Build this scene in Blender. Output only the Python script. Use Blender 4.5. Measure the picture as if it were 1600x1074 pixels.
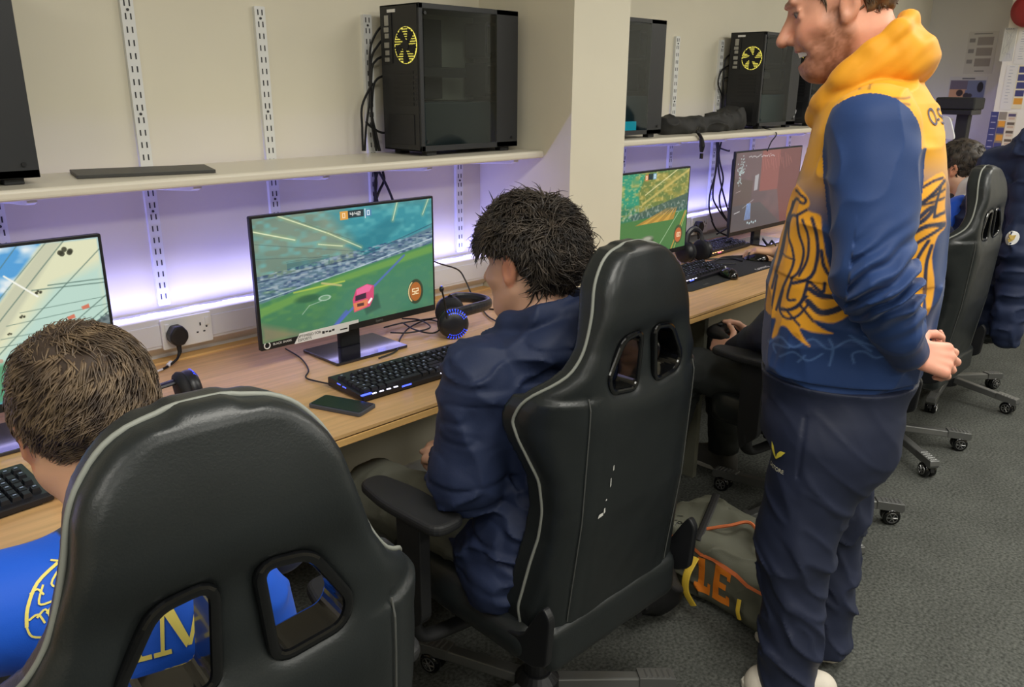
import bpy, math, random
import numpy as np
from mathutils import Vector, Matrix, Euler
for o in list(bpy.data.objects): bpy.data.objects.remove(o)
SC = bpy.context.scene; COL = SC.collection
PI = math.pi
random.seed(7); RNG = np.random.default_rng(7)
# ---------------------------------------------------------------- camera, world, lights, exposure
cam_d = bpy.data.cameras.new('camera'); cam = bpy.data.objects.new('camera', cam_d); COL.objects.link(cam)
cam_d.sensor_width = 36; cam_d.lens = 36*1275/1600; cam_d.clip_start = .02
CAMH = 1.49
def cam_rows(yaw, pitch, roll):
    cy, sy = math.cos(yaw), math.sin(yaw)
    f = np.array([sy, cy, 0]); r = np.array([cy, -sy, 0]); u = np.array([0, 0, 1.])
    cp, sp = math.cos(pitch), math.sin(pitch)
    f2 = f*cp-u*sp; u2 = u*cp+f*sp
    cr, sr = math.cos(roll), math.sin(roll)
    return r*cr+u2*sr, -r*sr+u2*cr, f2
r_, u_, f_ = cam_rows(.79470914, .30655763, .00640628)
cam.matrix_world = Matrix(((r_[0], u_[0], -f_[0], 0), (r_[1], u_[1], -f_[1], 0), (r_[2], u_[2], -f_[2], CAMH), (0, 0, 0, 1)))
SC.camera = cam
SC.view_settings.view_transform = 'Standard'; SC.view_settings.look = 'None'
SC.view_settings.gamma = 1; SC.view_settings.use_curve_mapping = False
SC.view_settings.exposure = 0.05
W = bpy.data.worlds.new('world'); SC.world = W; W.use_nodes = True
W.node_tree.nodes['Background'].inputs[0].default_value = (.9, .95, 1, 1)
W.node_tree.nodes['Background'].inputs[1].default_value = .25
def area(name, loc, rot, sx, sy, power, col, spread=PI):
    l = bpy.data.lights.new(name, 'AREA'); l.shape = 'RECTANGLE'; l.size = sx; l.size_y = sy
    l.energy = power; l.color = col; l.spread = spread
    o = bpy.data.objects.new(name, l); COL.objects.link(o); o.location = loc; o.rotation_euler = rot
    return o
CEIL = 2.62
for (lx, ly, pw) in ((-1.4, .1, 20), (.8, .1, 29), (3.0, .1, 29), (5.2, .1, 29), (-1.4, -1.8, 30), (.8, -1.8, 32), (3.0, -1.8, 32), (5.2, -1.8, 24)):
    area('ceiling_panel_light', (lx, ly, CEIL-.035), (0, 0, 0), 1.15, .56, pw, (1, .97, .88))
# violet-white LED tape on top of the dado trunking
for (x0, x1) in ((-.9, 2.13), (2.46, 6.5)):
    area('led_tape_light', ((x0+x1)/2, 2.235, .886), (PI*.95, 0, 0), x1-x0, .012, 6.4*(x1-x0)/3, (.22, .23, 1.0))

# ---------------------------------------------------------------- materials
def lin(c):
    c = np.asarray(c, float)
    return np.where(c <= .04045, c/12.92, ((c+.055)/1.055)**2.4)
def rgb(r, g, b): return tuple(float(v) for v in lin(np.array([r, g, b])/255.))+(1.,)
def mat(name, c, rough=.5, metal=0., var=0., vscale=20., bump=0., bscale=200., emit=None, es=1., coat=0., spec=.5, trans=0., alpha=1., detail=2., stretch=None):
    m = bpy.data.materials.new(name); m.use_nodes = True; nt = m.node_tree; N = nt.nodes; L = nt.links
    b = N['Principled BSDF']; b.inputs['Base Color'].default_value = c if len(c) == 4 else rgb(*c)
    c = tuple(b.inputs['Base Color'].default_value)
    b.inputs['Roughness'].default_value = rough; b.inputs['Metallic'].default_value = metal
    b.inputs['Coat Weight'].default_value = coat; b.inputs['Specular IOR Level'].default_value = spec
    b.inputs['Transmission Weight'].default_value = trans; b.inputs['Alpha'].default_value = alpha
    tc = N.new('ShaderNodeTexCoord'); src = tc.outputs['Object']
    if stretch:
        mp = N.new('ShaderNodeMapping'); mp.inputs['Scale'].default_value = stretch; L.new(src, mp.inputs[0]); src = mp.outputs[0]
    if var:
        n = N.new('ShaderNodeTexNoise'); n.inputs['Scale'].default_value = vscale; n.inputs['Detail'].default_value = detail
        L.new(src, n.inputs['Vector'])
        r = N.new('ShaderNodeValToRGB'); r.color_ramp.elements[0].position = .3; r.color_ramp.elements[1].position = .7
        r.color_ramp.elements[0].color = tuple(v*(1-var) for v in c[:3])+(1,); r.color_ramp.elements[1].color = tuple(min(1, v*(1+var)) for v in c[:3])+(1,)
        L.new(n.outputs[0], r.inputs[0]); L.new(r.outputs[0], b.inputs['Base Color'])
    if bump:
        n = N.new('ShaderNodeTexNoise'); n.inputs['Scale'].default_value = bscale; n.inputs['Detail'].default_value = 3
        L.new(src, n.inputs['Vector']); bp = N.new('ShaderNodeBump'); bp.inputs['Strength'].default_value = bump; bp.inputs['Distance'].default_value = .002
        L.new(n.outputs[0], bp.inputs['Height']); L.new(bp.outputs[0], b.inputs['Normal'])
    if emit is not None:
        b.inputs['Emission Color'].default_value = rgb(*emit); b.inputs['Emission Strength'].default_value = es
    return m
def vmat(name, rough=.6, emit=0., bump=0., bscale=300., sheen=0., spec=.5, sss=0.):
    m = bpy.data.materials.new(name); m.use_nodes = True; N = m.node_tree.nodes; L = m.node_tree.links
    b = N['Principled BSDF']; a = N.new('ShaderNodeVertexColor'); a.layer_name = 'Col'
    b.inputs['Roughness'].default_value = rough; b.inputs['Specular IOR Level'].default_value = spec
    b.inputs['Sheen Weight'].default_value = sheen
    if emit:
        b.inputs['Base Color'].default_value = (.01, .01, .01, 1); L.new(a.outputs[0], b.inputs['Emission Color']); b.inputs['Emission Strength'].default_value = emit
    else: L.new(a.outputs[0], b.inputs['Base Color'])
    if sss: b.inputs['Subsurface Weight'].default_value = sss; b.inputs['Subsurface Radius'].default_value = (.012, .005, .003); b.inputs['Subsurface Scale'].default_value = .6
    if bump:
        tc = N.new('ShaderNodeTexCoord'); n = N.new('ShaderNodeTexNoise'); n.inputs['Scale'].default_value = bscale; n.inputs['Detail'].default_value = 3
        L.new(tc.outputs['Object'], n.inputs['Vector']); bp = N.new('ShaderNodeBump'); bp.inputs['Strength'].default_value = bump; bp.inputs['Distance'].default_value = .002
        L.new(n.outputs[0], bp.inputs['Height']); L.new(bp.outputs[0], b.inputs['Normal'])
    return m
M_WALL = mat('wall_paint', (222, 216, 196), .75, var=.02, vscale=3, bump=.05, bscale=150)
M_PILLAR = M_WALL
M_GREYWALL = mat('end_wall_paint', (205, 204, 196), .8, var=.02, vscale=3)
M_CEIL = mat('ceiling_paint', (235, 235, 230), .9)
M_TRUNK = mat('white_plastic', (226, 226, 228), .4)
M_SHELF = mat('shelf_laminate', (222, 216, 200), .32)
M_UPR = mat('white_powder_coated_steel', (225, 226, 224), .4)
M_SLOT = mat('dark_slot', (55, 55, 58), .7)
M_BLACK = mat('black_plastic', (24, 25, 28), .42)
M_BLACKM = mat('matt_black_plastic', (28, 29, 31), .65)
M_GLOSS = mat('gloss_black_plastic', (10, 11, 13), .12, coat=.3)
M_DARKMETAL = mat('painted_dark_steel', (34, 35, 38), .4, metal=.3)
M_CABLE = mat('black_cable_rubber', (16, 16, 19), .5)
M_CHROME = mat('brushed_metal', (170, 170, 170), .3, metal=.9)
M_WHITE = mat('white_mark', (235, 235, 235), .5)
M_LEATHER = mat('dark_leatherette', (31, 35, 36), .37, var=.08, vscale=9, bump=.12, bscale=420, spec=.45)
M_PIPING = mat('grey_piping', (130, 133, 126), .6)
M_SEAM = mat('grey_seam_thread', (78, 80, 78), .6)
M_SCUFF = mat('scuffed_lining', (205, 205, 200), .6)
# ---------------------------------------------------------------- mesh helpers
def thing(name, label, cat, loc=(0, 0, 0), rot=0., group=None):
    o = bpy.data.objects.new(name, None); COL.objects.link(o); o.empty_display_size = .05
    o.location = loc; o.rotation_euler = (0, 0, rot) if not hasattr(rot, '__len__') else rot
    tag(o, label, cat, group); return o
def tag(o, label, cat, group=None):
    o['label'] = label; o['category'] = cat
    if group: o['group'] = group
    return o
def struct(o): o['kind'] = 'structure'; return o
class MB:
    def __init__(s): s.v = []; s.f = []; s.mi = []
    def add(s, vs, fs, M=None, mi=0):
        n = len(s.v)
        for v in vs: s.v.append(tuple(M @ Vector(v)) if M is not None else tuple(v))
        for f in fs: s.f.append(tuple(n+i for i in f)); s.mi.append(mi)
        return s
    def box(s, a, b, M=None, mi=0):
        (x0, y0, z0), (x1, y1, z1) = a, b
        return s.add([(x0, y0, z0), (x1, y0, z0), (x1, y1, z0), (x0, y1, z0), (x0, y0, z1), (x1, y0, z1), (x1, y1, z1), (x0, y1, z1)],
                     [(0, 3, 2, 1), (4, 5, 6, 7), (0, 1, 5, 4), (1, 2, 6, 5), (2, 3, 7, 6), (3, 0, 4, 7)], M, mi)
    def prism(s, poly, d0, d1, axis='y', M=None, mi=0):
        n = len(poly)
        def P(p, d): return {'y': (p[0], d, p[1]), 'z': (p[0], p[1], d), 'x': (d, p[0], p[1])}[axis]
        vs = [P(p, d0) for p in poly]+[P(p, d1) for p in poly]
        fs = [tuple(range(n)), tuple(range(2*n-1, n-1, -1))]+[(i, i+n, (i+1) % n+n, (i+1) % n) for i in range(n)]
        return s.add(vs, fs, M, mi)
    def ring(s, outer, inner, d0, d1, axis='y', M=None):
        n = len(outer)
        def P(p, d): return {'y': (p[0], d, p[1]), 'z': (p[0], p[1], d), 'x': (d, p[0], p[1])}[axis]
        vs = [P(p, d0) for p in outer]+[P(p, d0) for p in inner]+[P(p, d1) for p in outer]+[P(p, d1) for p in inner]
        fs = []
        for i in range(n):
            j = (i+1) % n
            fs += [(i, j, n+j, n+i), (2*n+i, 3*n+i, 3*n+j, 2*n+j), (i, 2*n+i, 2*n+j, j), (n+i, n+j, 3*n+j, 3*n+i)]
        return s.add(vs, fs, M)
    def lathe(s, prof, M=None, n=24, mi=0):   # prof: (r, z)
        vs = []; fs = []
        for r, z in prof:
            for k in range(n): a = 2*PI*k/n; vs.append((r*math.cos(a), r*math.sin(a), z))
        for i in range(len(prof)-1):
            for k in range(n): fs.append((i*n+k, i*n+(k+1) % n, (i+1)*n+(k+1) % n, (i+1)*n+k))
        fs.append(tuple(range(n-1, -1, -1))); fs.append(tuple((len(prof)-1)*n+k for k in range(n)))
        return s.add(vs, fs, M, mi)
    def cyl(s, p0, p1, r, n=16, r1=None, mi=0):
        p0 = Vector(p0); p1 = Vector(p1); d = p1-p0
        M = Matrix.Translation(p0) @ d.to_track_quat('Z', 'Y').to_matrix().to_4x4()
        return s.lathe([(r, 0), (r if r1 is None else r1, d.length)], M, n, mi)
    def tube(s, pts, r, n=8, closed=False, smooth=0, flat=1., mi=0):
        P = [Vector(p) for p in pts]
        if smooth: P = catmull(P, smooth, closed)
        m = len(P); rs = r if hasattr(r, '__len__') else None
        vs = []; fs = []; up = None
        for i in range(m):
            if closed: t = (P[(i+1) % m]-P[i-1])
            else: t = P[min(i+1, m-1)]-P[max(i-1, 0)]
            if t.length < 1e-9: t = Vector((0, 0, 1))
            t.normalize()
            if up is None:
                up = Vector((0, 0, 1)) if abs(t.z) < .9 else Vector((1, 0, 0))
            a = t.cross(up)
            if a.length < 1e-6: a = t.cross(Vector((1, 0, 0)))
            a.normalize(); b = a.cross(t).normalized(); up = b
            rr = r if rs is None else float(np.interp(i/(m-1), np.linspace(0, 1, len(rs)), rs))
            for k in range(n):
                an = 2*PI*k/n; vs.append(P[i]+a*(rr*math.cos(an))+b*(rr*flat*math.sin(an)))
        for i in range(m if closed else m-1):
            j = (i+1) % m
            for k in range(n): fs.append((i*n+k, i*n+(k+1) % n, j*n+(k+1) % n, j*n+k))
        if not closed: fs.append(tuple(range(n-1, -1, -1))); fs.append(tuple((m-1)*n+k for k in range(n)))
        return s.add(vs, fs, None, mi)
    def build(s, name, m, parent=None, bevel=0., seg=2, smooth=False, loc=None, rot=None):
        me = bpy.data.meshes.new(name); me.from_pydata(s.v, [], s.f); me.update()
        ms = m if isinstance(m, (list, tuple)) else [m]
        for q in ms: me.materials.append(q)
        me.polygons.foreach_set('material_index', s.mi)
        if smooth: me.polygons.foreach_set('use_smooth', [True]*len(s.f))
        o = bpy.data.objects.new(name, me); COL.objects.link(o)
        if parent is not None: o.parent = parent
        if loc is not None: o.location = loc
        if rot is not None: o.rotation_euler = rot
        if bevel:
            b = o.modifiers.new('bevel', 'BEVEL'); b.width = bevel; b.segments = seg; b.limit_method = 'ANGLE'; b.angle_limit = .7
        return o
def catmull(P, k, closed=False):
    P = [Vector(p) for p in P]; n = len(P); out = []
    if n < 3: return P
    rng = range(n if closed else n-1)
    for i in rng:
        if closed: p0, p1, p2, p3 = P[i-1], P[i], P[(i+1) % n], P[(i+2) % n]
        else: p0, p1, p2, p3 = P[max(i-1, 0)], P[i], P[i+1], P[min(i+2, n-1)]
        for j in range(k):
            t = j/k
            out.append(.5*((2*p1)+(p2-p0)*t+(2*p0-5*p1+4*p2-p3)*t*t+(3*p1-p0-3*p2+p3)*t**3))
    if not closed: out.append(P[-1])
    return out
def roundpoly(poly, r, k=5):
    out = []; n = len(poly)
    for i in range(n):
        a = Vector(poly[i-1]); b = Vector(poly[i]); c = Vector(poly[(i+1) % n])
        u = (a-b); w = (c-b); d = min(r, u.length*.48, w.length*.48)
        p = b+u.normalized()*d; q = b+w.normalized()*d
        for j in range(k+1):
            t = j/k; out.append(tuple((1-t)**2*p+2*t*(1-t)*b+t*t*q))
    return out
def rrect(x0, y0, x1, y1, r, k=5): return roundpoly([(x0, y0), (x1, y0), (x1, y1), (x0, y1)], r, k)
def copytree(o, parent=None):
    c = o.copy(); COL.objects.link(c)
    if parent is not None: c.parent = parent
    for ch in list(o.children): copytree(ch, c)
    return c
def textmesh(s, size):
    cu = bpy.data.curves.new('t', 'FONT'); cu.body = s; cu.size = size; cu.align_x = 'CENTER'; cu.align_y = 'CENTER'
    o = bpy.data.objects.new('t', cu); COL.objects.link(o)
    dg = bpy.context.evaluated_depsgraph_get(); me = bpy.data.meshes.new_from_object(o.evaluated_get(dg))
    bpy.data.objects.remove(o); bpy.data.curves.remove(cu); return me
def text(name, s, size, m, parent, loc, rot=(PI/2, 0, 0), scale=(1, 1, 1)):
    me = textmesh(s, size); me.materials.clear(); me.materials.append(m)
    o = bpy.data.objects.new(name, me); COL.objects.link(o); o.parent = parent; o.location = loc; o.rotation_euler = rot; o.scale = scale
    return o
# ---------------------------------------------------------------- picture painter (screens, posters)
class Paint:
    def __init__(s, w, h, W_, H_):   # canvas in "units" w x h, raster W_ x H_; y down
        s.w, s.h, s.W, s.H = w, h, W_, H_
        X, Y = np.meshgrid((np.arange(W_)+.5)*w/W_, (np.arange(H_)+.5)*h/H_); s.X, s.Y = X, Y
        s.a = np.zeros((H_, W_, 3)); s.px = w/W_
    def mix(s, m, c):
        m = np.clip(m, 0, 1)[..., None]; c = np.asarray(c, float)
        s.a = s.a*(1-m)+(c/255. if c.ndim == 1 else c/255.)*m
    def poly(s, pts, c, al=1., soft=0):
        x, y = s.X, s.Y; ins = np.zeros(x.shape, bool); d = np.full(x.shape, 1e9); n = len(pts)
        for i in range(n):
            (x0, y0), (x1, y1) = pts[i], pts[(i+1) % n]
            if y0 != y1: ins ^= ((y0 > y) != (y1 > y)) & (x < (x1-x0)*(y-y0)/(y1-y0)+x0)
            d = np.minimum(d, s._seg(x0, y0, x1, y1))
        sd = np.where(ins, d, -d); w = max(soft, s.px)
        s.mix(np.clip(sd/w+.5, 0, 1)*al, c)
    def _seg(s, x0, y0, x1, y1):
        dx, dy = x1-x0, y1-y0; L = dx*dx+dy*dy+1e-9
        t = np.clip(((s.X-x0)*dx+(s.Y-y0)*dy)/L, 0, 1)
        return np.hypot(s.X-x0-t*dx, s.Y-y0-t*dy)
    def line(s, pts, wd, c, al=1., soft=0):
        for a, b in zip(pts[:-1], pts[1:]):
            d = s._seg(*a, *b); s.mix(np.clip((wd/2-d)/max(soft, s.px)+.5, 0, 1)*al, c)
    def disc(s, cx, cy, r, c, al=1., soft=0, ry=None):
        ry = ry or r; d = (1-np.hypot((s.X-cx)/r, (s.Y-cy)/ry))*min(r, ry)
        s.mix(np.clip(d/max(soft, s.px)+.5, 0, 1)*al, c)
    def rect(s, x0, y0, x1, y1, c, al=1.): s.poly([(x0, y0), (x1, y0), (x1, y1), (x0, y1)], c, al)
    def noise(s, sc, seed, sx=1., sy=1.):
        r = np.random.default_rng(seed); g = r.random((64, 64))
        x = s.X/sc*sx; y = s.Y/sc*sy; xi = np.floor(x).astype(int); yi = np.floor(y).astype(int)
        fx = x-xi; fy = y-yi; fx = fx*fx*(3-2*fx); fy = fy*fy*(3-2*fy); G = lambda i, j: g[i % 64, j % 64]
        return (G(xi, yi)*(1-fx)+G(xi+1, yi)*fx)*(1-fy)+(G(xi, yi+1)*(1-fx)+G(xi+1, yi+1)*fx)*fy
    SEG = {'0': 'abcdef', '1': 'bc', '2': 'abged', '3': 'abgcd', '4': 'fgbc', '5': 'afgcd', '6': 'afgedc', '7': 'abc', '8': 'abcdefg', '9': 'abcdfg', ':': ':'}
    def digits(s, t, x, y, w, h, th, c, gap=.35):
        for ch in t:
            P = {'a': ((0, 0), (w, 0)), 'b': ((w, 0), (w, h/2)), 'c': ((w, h/2), (w, h)), 'd': ((0, h), (w, h)), 'e': ((0, h/2), (0, h)), 'f': ((0, 0), (0, h/2)), 'g': ((0, h/2), (w, h/2))}
            if ch == ':':
                s.disc(x+w*.1, y+h*.3, th*.6, c); s.disc(x+w*.1, y+h*.7, th*.6, c); x += w*.2+w*gap; continue
            for k in s.SEG[ch]:
                (a, b), (d, e) = P[k]; s.line([(x+a, y+b), (x+d, y+e)], th, c)
            x += w*(1+gap)
    def panel(s, name, m, parent, w, h, loc=(0, 0, 0), rot=(0, 0, 0), sat=.0):   # panel in local x/z facing -y, centred
        nx, nz = s.W, s.H
        xs = np.linspace(-w/2, w/2, nx+1); zs = np.linspace(h/2, -h/2, nz+1)
        Xg, Zg = np.meshgrid(xs, zs); co = np.stack([Xg, np.zeros_like(Xg), Zg], -1).reshape(-1, 3)
        i = np.arange(nz)[:, None]*(nx+1)+np.arange(nx)[None]; q = np.stack([i, i+nx+1, i+nx+2, i+1], -1).reshape(-1, 4)
        o = rawmesh(name, co, q, m, parent, smooth=False)
        A_ = s.a; A_ = A_*(1-sat)+A_.mean(-1, keepdims=True)*sat
        col = np.ones((nz*nx, 4, 4), np.float32); col[:, :, :3] = lin(A_).reshape(-1, 1, 3)
        at = o.data.color_attributes.new('Col', 'FLOAT_COLOR', 'CORNER'); at.data.foreach_set('color', col.ravel())
        o.location = loc; o.rotation_euler = rot; return o
def rawmesh(name, co, quads, m, parent=None, smooth=True, col=None):
    me = bpy.data.meshes.new(name); nv = len(co); nf = len(quads); k = quads.shape[1]
    me.vertices.add(nv); me.vertices.foreach_set('co', np.asarray(co, np.float32).ravel())
    me.loops.add(nf*k); me.loops.foreach_set('vertex_index', np.asarray(quads, np.int32).ravel())
    me.polygons.add(nf); me.polygons.foreach_set('loop_start', np.arange(0, nf*k, k, dtype=np.int32))
    try: me.polygons.foreach_set('loop_total', np.full(nf, k, np.int32))
    except Exception: pass
    me.update(calc_edges=True); me.validate()
    if smooth: me.polygons.foreach_set('use_smooth', np.ones(len(me.polygons), bool))
    if col is not None:
        c4 = np.ones((nv, 4), np.float32); c4[:, :3] = col
        at = me.color_attributes.new('Col', 'FLOAT_COLOR', 'POINT'); at.data.foreach_set('color', c4.ravel())
    me.materials.append(m)
    o = bpy.data.objects.new(name, me); COL.objects.link(o)
    if parent is not None: o.parent = parent
    return o
# ---------------------------------------------------------------- implicit surfaces -> mesh (surface nets)
f32 = np.float32
def snet(f, lo, hi, h, lip=1.6):
    lo = np.array(lo, f32); n = np.ceil((np.array(hi)-lo)/h).astype(int)+1; B = 10
    nb = -(-n//B); D = np.empty(tuple(nb*B), f32)
    ii = np.stack(np.meshgrid(*[np.arange(k) for k in nb], indexing='ij'), -1).reshape(-1, 3)
    cen = lo+(ii*B+(B-1)/2)*h; dc = f(cen.astype(f32))
    off = np.stack(np.meshgrid(*[np.arange(B)]*3, indexing='ij'), -1).reshape(-1, 3)
    D4 = D.reshape(nb[0], B, nb[1], B, nb[2], B)
    act = np.abs(dc) < B*h*.87*lip
    for s in (True, False):
        k = ii[~act & ((dc < 0) == s)]
        D4[k[:, 0], :, k[:, 1], :, k[:, 2], :] = -1 if s else 1
    ka = ii[act]
    for c in range(0, len(ka), 200):
        k = ka[c:c+200]; P = (lo+(k[:, None]*B+off[None])*h).reshape(-1, 3).astype(f32)
        D4[k[:, 0], :, k[:, 1], :, k[:, 2], :] = f(P).reshape(len(k), B, B, B)
    D = D[:n[0], :n[1], :n[2]]; S = D < 0
    cnt = np.zeros(tuple(n-1), np.int8)
    cr = [(i, j, k) for i in (0, 1) for j in (0, 1) for k in (0, 1)]
    sl = lambda A, c: A[c[0]:A.shape[0]-1+c[0], c[1]:A.shape[1]-1+c[1], c[2]:A.shape[2]-1+c[2]]
    for c in cr: cnt += sl(S, c)
    cell = np.argwhere((cnt > 0) & (cnt < 8)); idx = np.full(cnt.shape, -1, np.int32); idx[tuple(cell.T)] = np.arange(len(cell))
    dv = {c: D[cell[:, 0]+c[0], cell[:, 1]+c[1], cell[:, 2]+c[2]] for c in cr}
    acc = np.zeros((len(cell), 3)); num = np.zeros(len(cell))
    for a in cr:
        for ax in range(3):
            if a[ax]: continue
            b = list(a); b[ax] = 1; b = tuple(b); m = (dv[a] < 0) != (dv[b] < 0)
            t = np.where(m, dv[a]/np.where(m, dv[a]-dv[b], 1), 0); p = np.repeat(np.array(a, float)[None], len(cell), 0); p[:, ax] = t
            acc += p*m[:, None]; num += m
    V = lo+(cell+acc/num[:, None])*h
    Q = []
    for ax in range(3):
        u, w = (ax+1) % 3, (ax+2) % 3
        s0 = [slice(1, -1)]*3; s1 = [slice(1, -1)]*3; s0[ax] = slice(0, -1); s1[ax] = slice(1, None)
        A = S[tuple(s0)]; Bq = S[tuple(s1)]; e = np.argwhere(A != Bq); fl = A[tuple(e.T)]
        base = e.copy(); base[:, u] += 1; base[:, w] += 1
        def c(du, dw):
            q = base.copy(); q[:, u] -= du; q[:, w] -= dw; return idx[q[:, 0], q[:, 1], q[:, 2]]
        q = np.stack([c(1, 1), c(0, 1), c(0, 0), c(1, 0)], -1); q[~fl] = q[~fl][:, ::-1]
        Q.append(q)
    Q = np.concatenate(Q); Q = Q[(Q >= 0).all(1)]
    return V, Q
def cap(P, a, b, ra, rb=None, sq=None):
    rb = ra if rb is None else rb; a = np.array(a, f32); b = np.array(b, f32)
    if sq is not None:   # squash: normal, factor >1 flattens
        n = np.array(sq[:3], f32); n /= np.linalg.norm(n); k = sq[3]-1
        P = P+((P-a)@n)[:, None]*n*k; b = b+((b-a)@n)*n*k
    ab = b-a; t = np.clip((P-a)@ab/max(float(ab@ab), 1e-12), 0, 1)
    return np.linalg.norm(P-a-t[:, None]*ab, axis=1)-(ra+(rb-ra)*t)
def ell(P, c, r, Rm=None):
    p = P-np.array(c, f32)
    if Rm is not None: p = p@np.array(Rm, f32)
    r = np.array(r, f32); k0 = np.linalg.norm(p/r, axis=1); k1 = np.linalg.norm(p/(r*r), axis=1)+1e-9
    return k0*(k0-1)/k1
def smin(a, b, k):
    h = np.clip(.5+.5*(b-a)/k, 0, 1); return b+(a-b)*h-k*h*(1-h)
def smax(a, b, k): return -smin(-a, -b, k)
def sm(k, *d):
    r = d[0]
    for x in d[1:]: r = smin(r, x, k)
    return r
_NG = np.random.default_rng(3).random((32, 32, 32)).astype(f32)*2-1
def vn(P, sc, sd=0):
    p = P/f32(sc) if not hasattr(sc, '__len__') else P/np.array(sc, f32)
    p = p+f32(sd*7.31); i = np.floor(p).astype(int); g = p-i; g = g*g*(3-2*g); i %= 32; j = (i+1) % 32
    x0, y0, z0 = i.T; x1, y1, z1 = j.T; gx, gy, gz = g.T
    a = _NG[x0, y0, z0]*(1-gx)+_NG[x1, y0, z0]*gx; b = _NG[x0, y1, z0]*(1-gx)+_NG[x1, y1, z0]*gx
    c = _NG[x0, y0, z1]*(1-gx)+_NG[x1, y0, z1]*gx; d = _NG[x0, y1, z1]*(1-gx)+_NG[x1, y1, z1]*gx
    return (a*(1-gy)+b*gy)*(1-gz)+(c*(1-gy)+d*gy)*gz
def rotm(yaw=0, pitch=0, roll=0):   # columns = local axes
    return np.array(Euler((pitch, roll, yaw), 'XYZ').to_matrix())
# ---------------------------------------------------------------- surveying helper: photo ray hitting a real plane
def ray(x, y): return r_*((x-800)/1275)+u_*((537-y)/1275)+f_
C0 = np.array([0, 0, CAMH])
def aty(x, y, Y, ): q = ray(x, y); return Vector(C0+q*(Y/q[1]))
def atz(x, y, Z): q = ray(x, y); return Vector(C0+q*((Z-CAMH)/q[2]))
def atx(x, y, X): q = ray(x, y); return Vector(C0+q*(X/q[0]))
# ---------------------------------------------------------------- room shell
WY = 2.28; DZ = .737
def carpet_mat():
    m = mat('charcoal_carpet', (90, 92, 88), .95, var=.5, vscale=110, bump=1.0, bscale=300, detail=4, spec=.15)
    nt = m.node_tree; N = nt.nodes; L = nt.links; b = N['Principled BSDF']
    src = b.inputs['Base Color'].links[0].from_socket
    n = N.new('ShaderNodeTexNoise'); n.inputs['Scale'].default_value = 5; n.inputs['Detail'].default_value = 5
    tc = N.new('ShaderNodeTexCoord'); L.new(tc.outputs['Object'], n.inputs['Vector'])
    r = N.new('ShaderNodeValToRGB'); r.color_ramp.elements[0].position = .35; r.color_ramp.elements[0].color = (.8, .8, .8, 1); r.color_ramp.elements[1].position = .7
    mx = N.new('ShaderNodeMix'); mx.data_type = 'RGBA'; mx.blend_type = 'MULTIPLY'; mx.inputs[0].default_value = 1
    L.new(n.outputs[0], r.inputs[0]); L.new(src, mx.inputs[6]); L.new(r.outputs[0], mx.inputs[7]); L.new(mx.outputs[2], b.inputs['Base Color'])
    return m
def sbox(name, a, b, m, bevel=0): return struct(MB().box(a, b).build(name, m, bevel=bevel))
sbox('floor', (-3, -5, -.05), (6.7, 2.38, 0), carpet_mat())
sbox('ceiling', (-3, -5, CEIL), (6.7, 2.38, CEIL+.05), M_CEIL)
sbox('wall_back', (-3, WY, 0), (6.7, WY+.1, CEIL), M_WALL)
sbox('wall_left', (-3.1, -5, 0), (-3, 2.38, CEIL), M_WALL)
sbox('wall_front', (-3, -5.1, 0), (6.7, -5, CEIL), M_WALL)
sbox('wall_end', (6.6, 1.66, 0), (6.7, WY, CEIL), M_GREYWALL)
sbox('wall_right', (6.2, -5, 0), (6.7, 1.66, CEIL), mat('white_wall_paint', (236, 232, 220), .7))
sbox('wall_pillar', (2.144, 1.834, 0), (2.44, WY, CEIL), M_PILLAR)
sbox('baseboard_back', (-3, WY-.015, 0), (2.144, WY, .1), M_TRUNK)
# ---------------------------------------------------------------- dado trunking + LED tape
for (x0, x1, lab) in ((-1.3, 2.142, 'white cable trunking on the wall left of the pillar'), (2.442, 6.58, 'white cable trunking on the wall right of the pillar')):
    t = thing('dado_trunking', lab, 'trunking', (0, 0, 0), group='cable trunking along the wall')
    MB().prism([(2.22, .782), (2.22, .866), (2.232, .876), (WY-.001, .876), (WY-.001, .70), (2.262, .70), (2.262, .752)], x0, x1, 'x').build('trunking_body', M_TRUNK, t, bevel=.002)
    MB().box((x0, 2.217, .79), (x1, 2.2205, .85)).build('trunking_lid', M_TRUNK, t, bevel=.001)
M_LED = mat('led_tape', (240, 240, 255), .5, emit=(200, 192, 255), es=3)
for (x0, x1, lab) in ((-1.2, 2.13, 'glowing violet-white LED tape behind the centre and left monitors'), (2.46, 6.5, 'glowing violet-white LED tape behind the monitors right of the pillar')):
    mb = MB(); k = 0; x = x0
    while x < x1:
        mb.box((x, 2.224, .877), (min(x+.014, x1), 2.236, .8805+.0015*math.sin(k*.9))); x += .017; k += 1
    mb.box((x0, 2.222, .8762), (x1, 2.238, .8785))
    tag(mb.build('led_tape', M_LED), lab, 'led tape')
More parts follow.
